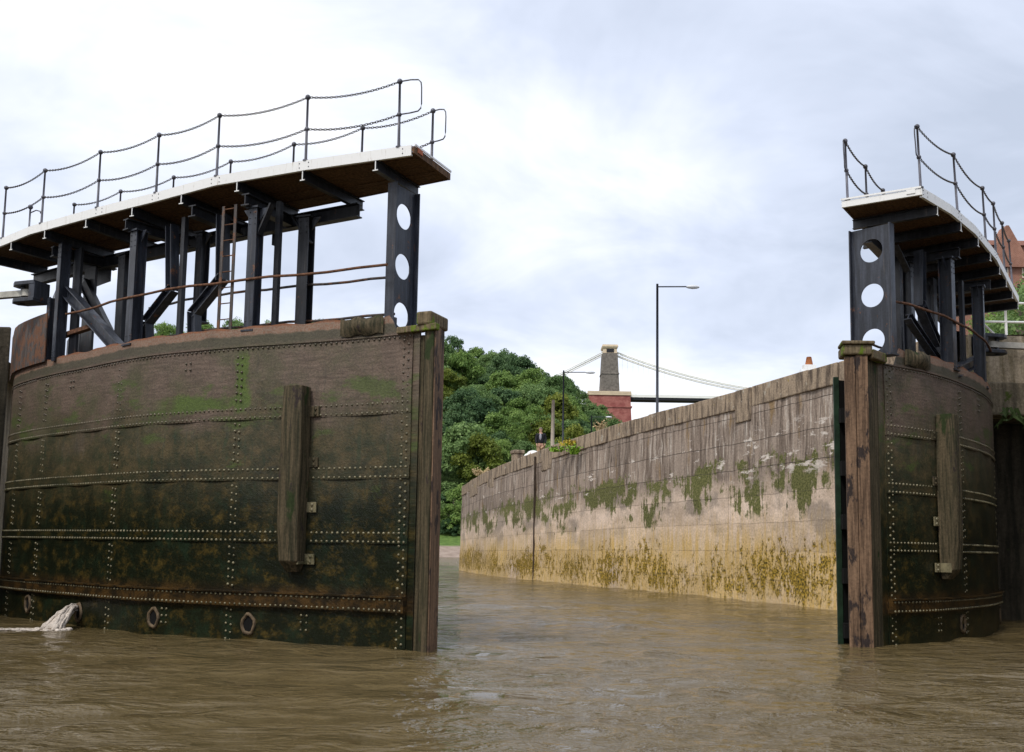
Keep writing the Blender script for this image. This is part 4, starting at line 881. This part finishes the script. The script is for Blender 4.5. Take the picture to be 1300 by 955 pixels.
for yy in (-3.6, 3.6):
    b = MB(); P = []
    for i in range(41):
        f = i / 40; x = BX + 3.5 + 207 * f; P.append((x, BY + yy, DZ + 21 - 19.5 * (1 - (2 * f - 1) ** 2)))
    for dz in (0, -0.6): b.tube([(p[0], p[1], p[2] + dz) for p in P], 0.30, 5)
    b.build('suspension_chain', bwhite, sb)
    b = MB(); 
    for dz in (0, -.75): b.tube([(BX - 3.5, BY + yy, DZ + 21 + dz), (BX - 33, BY + yy, DZ + 5.5 + dz)], .24, 5)
    b.build('suspension_chain', bwhite, sb)
for i in range(1, 80):
    f = i / 80; b = MB(); x = BX + 3.5 + 207 * f; b.tube([(x, BY - 3.6, DZ - .5), (x, BY - 3.6, DZ + 21 - 19.5 * (1 - (2 * f - 1) ** 2))], .035, 4); b.build('hanger_rod', bwhite, sb)

# ------------------------------------------------------------------ lamps, pole, block
lampm = m_plain('lamp_post_paint', (0.030, 0.034, 0.045), .5, .2, 3)
headm = m_plain('lamp_head', (0.62, 0.64, 0.66), .4, .05, 3)
def street_lamp(u, vt, y, arm, label):
    p = at(u, vt, y); g = 6.3; root = thing('street_lamp', (p.x, p.y, g), label, 'street lamp', 'street lamps on the quay'); b = MB()
    b.tube([(p.x, p.y, g), (p.x, p.y, g + 1.4), (p.x, p.y, g + 1.42), (p.x, p.y, p.z + .1)], .08, 10, rs=[.11, .11, .075, .06]); b.build('pole', lampm, root)
    b = MB(); b.tube([(p.x, p.y, p.z - .05), (p.x + arm * .7, p.y, p.z - .02)], .035, 8); b.build('arm', lampm, root)
    b = MB(); vs = []; K = 10
    prof = [(0, .05, .04), (.1, .10, .08), (.35, .15, .11), (.6, .13, .09), (.72, .05, .04)]
    for x, hw, hh in prof: vs += [(p.x + arm * .7 + x * arm / 2.3, p.y + hw * math.cos(2 * math.pi * j / K), p.z - .03 + hh * math.sin(2 * math.pi * j / K)) for j in range(K)]
    b.add(vs, [(i * K + j, i * K + (j + 1) % K, (i + 1) * K + (j + 1) % K, (i + 1) * K + j) for i in range(4) for j in range(K)] + [tuple(range(K)), tuple(range(4 * K, 5 * K))[::-1]], 0, None, True)
    b.build('lamp_head', headm, root)
street_lamp(834.5, 363, 52, 2.15, 'tallest street lamp, dark pole standing clear against the sky behind the wall')
street_lamp(715.5, 472, 78, 2.4, 'street lamp with its pole against the trees, head left of the bridge tower')
street_lamp(751, 529, 106, 2.1, 'small far street lamp whose head shows in front of the red bridge pier')
p = at(702, 508, 60); b = MB(); b.tube([(p.x, p.y, 5.6), (p.x, p.y, 8), (p.x + .02, p.y, p.z)], .09, 9, rs=[.13, .11, .09]); o = b.build('wooden_pole', M['palebark']); tag(o, 'bare weathered wooden pole standing behind the wall beside the man', 'pole')
b = MB(); p = at(657, 577, 54); b.box((p.x, p.y, 5.95), (.55, .6, 1.0), .2); b.box((p.x, p.y, 6.55), (.66, .7, .2), .2); o = b.build('stone_bollard', M['coping'], None, .05); tag(o, 'squat square stone block on the quay behind the wall, left of the man', 'bollard')
b = MB(); p = at(677, 572, 51); b.ball((p.x, p.y, p.z - .22), .25, 14, 9, 0, (1.35, .8, .9)); b.ball((p.x - .22, p.y, p.z - .3), .2, 12, 8, 0, (1.2, .8, .8)); o = b.build('white_sack', M['white']); tag(o, 'small white sack lying on the quay at the man\'s feet', 'sack')

# ------------------------------------------------------------------ person on the quay
def person():
    base = at(686.3, 576, 51.5); fx, fy = base.x, base.y; head = at(684.7, 543, 51.5).z; g = head - 1.76
    root = thing('person', (fx, fy, g), 'man standing on the quay above the wall in a black jacket and tan trousers', 'person')
    def skin(name, V, Ed, Rd, mat, par, lvl=1):
        me = D.meshes.new(name); me.from_pydata([Vector(v) for v in V], Ed, []); o = D.objects.new(name, me); C.collection.objects.link(o); o.parent = par; me.materials.append(mat)
        sm = o.modifiers.new('skin', 'SKIN'); sm.use_smooth_shade = True; me_s = me.skin_vertices[0].data if me.skin_vertices else None
        if me_s is None:
            C.view_layer.objects.active = o; bpy.ops.mesh.customdata_skin_add(); me_s = me.skin_vertices[0].data
        for i, r in enumerate(Rd): me_s[i].radius = (r, r) if not isinstance(r, tuple) else r
        me_s[0].use_root = True
        ss = o.modifiers.new('sub', 'SUBSURF'); ss.levels = lvl; ss.render_levels = 2; return o
    sk = m_plain('skin', (0.50, 0.29, 0.21), .6, .05, 8); blk = m_plain('black_jacket', (0.012, 0.012, 0.016), .8, .2, 9); tan = m_plain('tan_trousers', (0.42, 0.28, 0.17), .85, .12, 9)
    shirt = m_plain('grey_shirt', (0.35, 0.34, 0.38), .85, .1, 9); dk2 = m_plain('dark_shoes', (0.02, 0.017, 0.015), .6, .1, 9); hair = m_plain('short_grey_hair', (0.20, 0.16, 0.13), .9, .2, 30)
    bodyV = [(0, 0, .93), (0, 0, 1.12), (0, .01, 1.30), (0, .01, 1.43), (0, 0, 1.52), (-.01, -.01, 1.60), (-.01, -.015, 1.68), (-.18, .01, 1.40), (-.23, .0, 1.13), (-.20, -.10, .90), (-.19, -.13, .82), (.18, .01, 1.40), (.24, .02, 1.13), (.21, -.06, .90), (.205, -.09, .82),
             (-.09, 0, .88), (-.11, -.02, .50), (-.12, .0, .10), (-.13, -.10, .04), (.09, 0, .88), (.11, -.02, .50), (.12, .01, .10), (.14, -.09, .04)]
    bodyE = [(0, 1), (1, 2), (2, 3), (3, 4), (4, 5), (5, 6), (3, 7), (7, 8), (8, 9), (9, 10), (3, 11), (11, 12), (12, 13), (13, 14), (0, 15), (15, 16), (16, 17), (17, 18), (0, 19), (19, 20), (20, 21), (21, 22)]
    bodyR = [.11, .10, .10, .06, .05, .075, .085, .04, .035, .030, .035, .04, .035, .030, .035, .07, .05, .035, .03, .07, .05, .035, .03]
    bo = skin('body', bodyV, bodyE, bodyR, sk, root)
    jk = skin('jacket', [(0, 0, .92), (0, 0, 1.12), (0, .01, 1.30), (0, .01, 1.42), (-.19, .01, 1.40), (-.24, .0, 1.13), (-.205, -.09, .92), (.19, .01, 1.40), (.25, .02, 1.13), (.215, -.05, .92)],
         [(0, 1), (1, 2), (2, 3), (3, 4), (4, 5), (5, 6), (3, 7), (7, 8), (8, 9)], [(.20, .15), (.18, .145), (.20, .15), (.15, .12), .088, .068, .056, .088, .068, .056], blk, root)
    skin('trousers', [(0, 0, .90), (-.095, 0, .80), (-.112, -.02, .50), (-.12, .0, .09), (.095, 0, .80), (.112, -.02, .50), (.12, .01, .09)], [(0, 1), (1, 2), (2, 3), (0, 4), (4, 5), (5, 6)], [(.20, .15), .125, .09, .075, .125, .09, .075], tan, root)
    def small(name, build, mat): mb = MB(); build(mb); mb.build(name, mat, root)
    off = Vector((fx, fy, g))
    small('shirt_front', lambda m: m.ball(off + Vector((-.02, -.125, 1.28)), .10, 10, 8, 0, (.6, .5, 1.7)), shirt)
    small('hair', lambda m: m.ball(off + Vector((-.005, .02, 1.70)), .098, 12, 8, 0, (.9, 1, .75)), hair)
    small('nose', lambda m: m.ball(off + Vector((-.02, -.105, 1.645)), .018, 8, 6, 0, (.8, 1.2, 1.3)), sk)
    for sx in (-.045, .02): small('eye', lambda m: m.ball(off + Vector((sx, -.092, 1.675)), .011, 8, 6), dk2)
    for sx in (-.10, .085): small('ear', lambda m: m.ball(off + Vector((sx, 0, 1.655)), .022, 8, 6, 0, (.4, .8, 1.3)), sk)
    for sx in (-.125, .13): small('shoe', lambda m: m.ball(off + Vector((sx, -.05, .045)), .06, 10, 6, 0, (.8, 2.2, .8)), dk2)
    for sx, sy in ((-.19, -.14), (.205, -.10)):
        def hand(m):
            c = off + Vector((sx, sy, .82)); m.ball(c, .038, 8, 6, 0, (.6, .9, 1.1))
            for q in range(4): m.tube([c + Vector((0, -.02 + q * .014, -.02)), c + Vector((0, -.025 + q * .014, -.07 - .006 * (q % 2))), c + Vector((0, -.015 + q * .014, -.10))], .008, 6)
            m.tube([c + Vector((0, -.03, 0)), c + Vector((0, -.05, -.03)), c + Vector((0, -.05, -.055))], .009, 6)
        small('hand', hand, sk)
person()

# ------------------------------------------------------------------ foliage
def leaves(rs, centers, radii, n, size, flat=0.9, out_bias=0.6):
    """numpy leaf quads on clump shells; returns verts, var"""
    w_ = radii ** 2; w_ = w_ / w_.sum(); idx = rs.choice(len(centers), n, p=w_)
    d = rs.normal(size=(n, 3)); d /= np.linalg.norm(d, axis=1)[:, None]; d[:, 2] = np.where(d[:, 2] < -0.35, -d[:, 2] * .6, d[:, 2])
    r = radii[idx] * rs.uniform(0.62, 1.08, n); p = centers[idx] + d * r[:, None] * np.array([1, 1, flat])
    nr = d * out_bias + rs.normal(size=(n, 3)) * 0.45 + np.array([0, 0, .25]); nr /= np.linalg.norm(nr, axis=1)[:, None]
    t1 = np.cross(nr, rs.normal(size=(n, 3))); t1 /= np.linalg.norm(t1, axis=1)[:, None]; t2 = np.cross(nr, t1)
    s1 = (size * rs.uniform(.6, 1.3, n))[:, None]; s2 = s1 * rs.uniform(.45, .8, n)[:, None]
    q = np.stack([p - t1 * s1 * .5, p + t2 * s2 * .5 + nr * s1 * .1, p + t1 * s1 * .5, p - t2 * s2 * .5 + nr * s1 * .1], 1)
    clump = rs.uniform(0, 1, len(centers))[idx]; var = np.clip(.15 + .5 * clump + rs.uniform(-.25, .35, n), 0, 1)
    return q.reshape(-1, 3), var
def leaf_mesh(name, q, var, mat):
    me = D.meshes.new(name); n = len(q) // 4; me.vertices.add(n * 4); me.vertices.foreach_set('co', q.astype(np.float32).ravel())
    me.loops.add(n * 4); me.loops.foreach_set('vertex_index', np.arange(n * 4, dtype=np.int32)); me.polygons.add(n); me.polygons.foreach_set('loop_start', np.arange(n, dtype=np.int32) * 4)
    me.update(calc_edges=True); a = me.attributes.new('var', 'FLOAT', 'FACE'); a.data.foreach_set('value', var.astype(np.float32)); me.materials.append(mat); return me
def crown(seed, R_, Ht, n, size, kind='broad'):
    rs = np.random.RandomState(seed)
    if kind == 'conifer':
        k = 26; f = rs.uniform(0, 1, k) ** .8; c = np.stack([rs.normal(0, .28, k) * R_ * (1 - f), rs.normal(0, .28, k) * R_ * (1 - f), f * Ht], 1); ra = R_ * (0.55 * (1 - f) + .10)
    else:
        k = 40; a = rs.uniform(0, 2 * np.pi, k); el = rs.uniform(-.35, 1, k); rr = np.sqrt(np.clip(1 - el ** 2, .05, 1)) * rs.uniform(.35, 1.0, k)
        c = np.stack([np.cos(a) * rr * R_ * .78, np.sin(a) * rr * R_ * .78, Ht * (.48 + .40 * el)], 1); ra = R_ * rs.uniform(.14, .34, k)
    return leaves(rs, c, ra, n, size)
def trunk_mb(b, x, y, z, h, r, seed):
    rr = random.Random(seed); b.tube([(x, y, z - .5), (x + .1, y, z + h * .3), (x + rr.uniform(-.3, .3), y, z + h * .6), (x + rr.uniform(-.5, .5), y, z + h * .9)], r, 7, rs=[r * 1.3, r, r * .7, r * .25])
    for i in range(5):
        a = rr.uniform(0, 6.28); h0 = h * rr.uniform(.3, .65); l = h * rr.uniform(.2, .35); b.tube([(x, y, z + h0), (x + math.cos(a) * l * .6, y + math.sin(a) * l * .6, z + h0 + l * .5), (x + math.cos(a) * l, y + math.sin(a) * l, z + h0 + l * .9)], r * .3, 5, rs=[r * .45, r * .3, r * .1])
def tree(x, y, z, Rr, Ht, n, size, mat, seed, label, name='tree', kind='broad', group=None, bark='bark', skirt=0.25):
    root = thing(name, (x, y, z), label, 'tree', group); q, v = crown(seed, Rr, Ht * (1 - skirt) + 1e-3, n, size, kind); q[:, 2] += Ht * skirt * .6 - (Ht * .22 if name == 'bush' else 0)
    o = D.objects.new('crown', leaf_mesh('crown', q, v, M[mat])); C.collection.objects.link(o); o.parent = root
    b = MB(); trunk_mb(b, x, y, z, Ht * .9, Ht * .022, seed); b.build('trunk', M[bark], root); return root
# the wooded hillside as one mass
rs = np.random.RandomState(3); spots = []
def u_of(x, y): return 650 + x / y * 1300
tries = 0
cell = {}
while tries < 60000 and len(spots) < 420:
    tries += 1; y = rs.uniform(187, 352); x = rs.uniform(-130, 52); u = u_of(x, y)
    if u < 90 or u > 812: continue
    vis = u > 535; mind = (6.2 if y > 225 else 4.6 if y > 203 else 3.0) if vis else 8.5
    key = (int(x // 9), int(y // 9)); ok = True
    for i in (-1, 0, 1):
        for j in (-1, 0, 1):
            for (a, b_) in cell.get((key[0] + i, key[1] + j), []):
                if (a - x) ** 2 + (b_ - y) ** 2 < mind ** 2: ok = False
    if ok: cell.setdefault(key, []).append((x, y)); spots.append((x, y, vis))
protos = {}
for m_ in ('leaf', 'leaf2', 'leaf4', 'leaf3'):
    protos[m_] = [crown(50 + i, 4.6, 9.2, 6500, .40) for i in range(4)]
acc = {k_: ([], []) for k_ in protos}
for (x, y, vis) in spots:
    r_ = rs.uniform(); m_ = 'leaf' if r_ < .46 else 'leaf4' if r_ < .66 else 'leaf2' if r_ < .96 else 'leaf3'
    q, v = protos[m_][rs.randint(4)]; sc = rs.choice([rs.uniform(.7, 1.0), rs.uniform(1.0, 1.6)]) * (1 if x < 15 else .8) if y > 203 else rs.uniform(.5, .95); a = rs.uniform(0, 6.28)
    n = len(v) if vis else len(v) // 3; sel = rs.choice(len(v), n, replace=False)
    qq = q.reshape(-1, 4, 3)[sel].reshape(-1, 3) * sc * (1 if vis else 1.0); ca, sa = math.cos(a), math.sin(a); z = terr(x, y)
    qq = np.stack([qq[:, 0] * ca - qq[:, 1] * sa + x, qq[:, 0] * sa + qq[:, 1] * ca + y, qq[:, 2] * rs.uniform(.95, 1.2) + z + (1.0 if y > 203 else -1.6)], 1)
    acc[m_][0].append(qq); acc[m_][1].append(np.clip(v[sel] * rs.uniform(.6, 1.2) + rs.uniform(-.25, .3), 0, 1))
allq = []; allv = []; mi = []
order = list(acc)
me = leaf_mesh('woodland', np.concatenate([q for k_ in order for q in acc[k_][0]]), np.concatenate([v for k_ in order for v in acc[k_][1]]), M[order[0]])
for k_ in order[1:]: me.materials.append(M[k_])
me.polygons.foreach_set('material_index', np.concatenate([np.full(sum(len(v) for v in acc[k_][1]), i, dtype=np.int32) for i, k_ in enumerate(order)]))
o = D.objects.new('woodland', me); C.collection.objects.link(o); tag(o, 'dense green woodland covering the far hillside below the bridge', 'woodland', None, 'stuff')
# single trees one can point to
def hill_tree(u, y, top_v, Rr, mat, seed, label, kind='broad', bark='bark', name='tree', n=4200):
    p = at(u, top_v, y); z = terr(p.x, y); Ht = p.z - z; tree(p.x, y, z, Rr, Ht, int(n * 1.6), .42, mat, seed, label, name, kind, 'trees standing out on the wooded hill', bark, skirt=0.02 if name == 'bush' else .12)
hill_tree(576, 328, 420, 4.6, 'leaf4', 11, 'tall dark rounded tree on the hill crest nearest the left gate')
hill_tree(592, 300, 446, 5.5, 'leaf2', 12, 'tree with a pale bare trunk high on the hill near the left gate', bark='palebark')
hill_tree(617, 325, 446, 6.0, 'leaf', 13, 'broad rounded tree on the hill crest, third crown from the left gate')
hill_tree(679, 325, 462, 2.4, 'leaf4', 14, 'small dark upright tree on the crest left of the street lamp head', n=2500)
hill_tree(693, 318, 468, 5.5, 'leaf4', 15, 'dark rounded tree on the crest where the bridge chain meets the hill')
hill_tree(675, 226, 507, 6.2, 'leaf2', 16, 'light green bushy tree above and behind the man on the quay')
hill_tree(734, 330, 489, 5.0, 'leaf', 17, 'crest tree between the street lamp pole and the bridge tower')
hill_tree(765, 335, 505, 5.2, 'leaf', 18, 'last crest tree, overlapping the red bridge pier')
hill_tree(733, 205, 529, 5.0, 'leaf3', 19, 'yellow green tree just above the wall, right of the lamp pole')
hill_tree(782, 300, 527, 4.5, 'leaf4', 20, 'low dark tree beside the foot of the red bridge pier')
hill_tree(576, 188, 622, 3.2, 'leaf2', 21, 'bright green bush at the water meadow beside the left mitre post', name='bush', n=3600)
hill_tree(594, 190, 614, 3.4, 'leaf2', 22, 'bright green bush just left of the far end of the river wall', name='bush', n=3600)
hill_tree(206, 250, 392, 6.5, 'leaf2', 23, 'tree top seen between the struts under the left walkway')
hill_tree(262, 300, 405, 4.5, 'leaf2', 24, 'small tree top seen beneath the ladder of the left gate')

# plants rooted in and on the right river wall
def tuft(u, v, y, n, hh, mat, label, spread=.25, droop=False, name='wall_plant', cat='plant'):
    p = at(u, v, y); mb = MB(); r_ = random.Random(u)
    for i in range(n):
        a = r_.uniform(0, 6.28); l = hh * r_.uniform(.5, 1); b0 = p + Vector((r_.uniform(-spread, spread), r_.uniform(-.1, .1), 0)); d = Vector((math.cos(a) * .35, math.sin(a) * .35, 1 if not droop else -.8)).normalized()
        s1 = d.cross(Vector((0, 1, .2))).normalized() * .035; m1 = b0 + d * l * .6; t1 = b0 + d * l + Vector((math.cos(a), math.sin(a), -.3)) * l * .25
        mb.add([b0 - s1, b0 + s1, m1 + s1 * 1.3, m1 - s1 * 1.3, t1], [(0, 1, 2, 3), (3, 2, 4)])
        for k in range(5):
            c = b0.lerp(t1, r_.uniform(.3, 1)) + Vector((r_.uniform(-.1, .1), r_.uniform(-.08, .08), r_.uniform(-.05, .05))); e1 = Vector((r_.uniform(-1, 1), r_.uniform(-1, 1), r_.uniform(-1, 1))).normalized() * .06; e2 = e1.orthogonal().normalized() * .045
            mb.add([c - e1, c + e2, c + e1, c - e2], [(0, 1, 2, 3)])
    o = mb.build(name, mat); tag(o, label, cat, 'plants growing on the river wall')
pg = m_plain('fresh_plant_green', (0.15, 0.27, 0.02), .7, .3, 9); py_ = m_plain('yellow_plant', (0.38, 0.30, 0.03), .7, .3, 9); pdull = m_plain('dull_green', (0.05, 0.08, 0.02), .8, .3, 9); pd = m_plain('dry_grass', (0.42, 0.32, 0.17), .8, .2, 9)
tuft(729, 577, 44.0, 20, .55, pg, 'bright green weed growing from a joint in the coping, right of the lamp pole', .16)
tuft(720, 566, 44.6, 16, .36, py_, 'yellow flowering weed on the coping beside the bright green one', .3)
tuft(706, 574, 45.4, 16, .34, pg, 'green weed trailing below the coping near the foot of the wooden pole', .25)
tuft(614, 604, 62, 22, .55, pd, 'dry yellow grass tuft on the coping near the far end of the wall', .5)
tuft(762, 547, 46, 8, .62, pd, 'dry upright grass stems behind the coping below the red pier', .14)
tuft(648, 594, 56.0, 12, .3, py_, 'small yellow lichen like plant low on the coping near the far end', .12)
tuft(1287, 518, 22.6, 5, .5, pdull, 'straggling green weed hanging from the stone ledge by the right gate heel', .3, True)

# ------------------------------------------------------------------ right bank: railing, houses, trees
b = MB(); A = at(1272, 400, 24.6); base_z = 6.5; wr = thing('railing', (11.4, 24.5, base_z), 'white painted tubular railing on the concrete quay at the right edge', 'railing')
for z in (7.15, 7.62):
    b = MB(); b.tube([(11.35, 24.4, z), (15.5, 24.4, z)], .028, 8); b.build('rail', M['white'], wr)
for x in (11.95, 13.4, 14.9):
    b = MB(); b.tube([(x, 24.4, base_z - .05), (x, 24.4, 7.62)], .032, 8); b.build('post', M['white'], wr)
b = MB(); b.tube([(11.35, 24.4, 7.15), (11.7, 24.4, 6.8), (11.75, 24.4, base_z)], .028, 8); b.build('end_stay', M['white'], wr)
b = MB(); p = at(1290, 400, 40); b.box((p.x + 1.5, 40, 6.9), (9, .6, 3.6), 0); b.box((p.x + 1.5, 40, 8.75), (9.6, 1.4, .2), 0); b.box((p.x + 1.5, 39.6, 9.1), (9.2, .1, .08)); 
o = b.build('kiosk', m_plain('teal_paint', (0.05, 0.26, 0.24), .5, .1, 2), None, .03); tag(o, 'low teal painted shed behind the white railing', 'shed')
brick = None
k = Mat('red_brick', .9, .2); bt = k.N.new('ShaderNodeTexBrick'); k.L.new(k.coord('UV'), bt.inputs[0]); bt.inputs['Scale'].default_value = 3; bt.inputs['Color1'].default_value = (.22, .085, .055, 1); bt.inputs['Color2'].default_value = (.28, .12, .08, 1); bt.inputs['Mortar'].default_value = (.35, .28, .22, 1); brick = k.out(k.mul(bt.outputs[0], k.noise(k.coord(), .8, 4), .8, 1.2))
tile = m_plain('roof_tile', (0.20, 0.085, 0.055), .85, .25, 2); dglass = m_plain('dark_window', (0.03, 0.035, 0.045), .15, .1, 2, .6); crm = m_plain('cream_render', (0.60, 0.52, 0.40), .8, .1, 1)
hs = thing('brick_house', (46, 92, 6.6), 'tall red brick house with a pointed gable among trees at the right edge', 'house')
zt = at(1275, 305, 92).z
b = MB(); b.prism([(42.6, 90), (58, 90), (58, 100), (42.6, 100)], 6.6, zt - 1.2); b.build('wall', brick, hs)
xg = at(1277, 300, 90).x; zg = at(1277, 288, 90).z
b = MB(); b.hexa([(xg - 2.1, 89.6, zt - 3.2), (xg + 2.1, 89.6, zt - 3.2), (xg + 2.1, 91, zt - 3.2), (xg - 2.1, 91, zt - 3.2)], [(xg - .12, 89.6, zg), (xg + .12, 89.6, zg), (xg + .12, 91, zg), (xg - .12, 91, zg)]); b.build('gable', brick, hs)
b = MB(); b.hexa([(42.2, 89.6, zt - 1.2), (58.4, 89.6, zt - 1.2), (58.4, 100.4, zt - 1.2), (42.2, 100.4, zt - 1.2)], [(43.5, 94, zt + .6), (57, 94, zt + .6), (57, 96, zt + .6), (43.5, 96, zt + .6)]); rf = b.build('roof', tile, hs)
b = MB(); b.box((xg + 6, 94, zt + 1), (1.2, .9, 2.2)); b.build('chimney', brick, rf)
for zi in range(4):
    for xi in range(6):
        xw = 43.8 + xi * 2.5; zw_ = zt - 3.2 - zi * 3.1; b = MB(); b.box((xw, 89.97, zw_), (1.25, .12, 1.85)); wf = b.build('window', crm, hs); b = MB(); b.box((xw, 89.9, zw_), (1.0, .06, 1.6)); b.build('pane', dglass, wf)
ct = thing('cottage', (19, 62, 6.5), 'white roofed cottage with an orange chimney pot just showing over the wall', 'house'); p = at(1038, 452, 62); zr = at(1038, 462, 62).z
b = MB(); b.box((p.x + 3.5, 64, 8.0), (9, 6, 3.4)); b.build('wall', crm, ct)
b = MB(); b.hexa([(p.x - 1.2, 60.7, zr - 1.6), (p.x + 8.2, 60.7, zr - 1.6), (p.x + 8.2, 67.3, zr - 1.6), (p.x - 1.2, 67.3, zr - 1.6)], [(p.x - .5, 63.9, zr), (p.x + 7.5, 63.9, zr), (p.x + 7.5, 64.1, zr), (p.x - .5, 64.1, zr)]); rf = b.build('roof', headm, ct)
b = MB(); b.box((p.x + .05, 64, zr), (.75, .5, .55)); cst = b.build('chimney', M['white'], rf); b = MB(); b.tube([(p.x + .05, 64, zr + .27), (p.x + .05, 64, zr + .33), (p.x + .05, 64, zr + .8)], .2, 10, rs=[.2, .24, .15]); b.build('chimney_pot', m_plain('terracotta', (.45, .16, .06), .8, .2, 6), cst)
for (u, y, tv, Rr, mat, sd_, lab) in ((1299, 62, 306, 4.0, 'leaf2', 31, 'leafy green tree behind the white railing, nearest the brick house'), (1330, 56, 300, 4.2, 'leaf', 32, 'darker green tree at the right edge behind the railing'), (1292, 80, 352, 3.4, 'leaf2', 33, 'low light green tree right below the brick house')):
    p = at(u, tv, y); tree(p.x, y, 6.5, Rr, p.z - 6.5, 9000, .24, mat, sd_, lab, 'tree', 'broad', 'trees on the right bank')
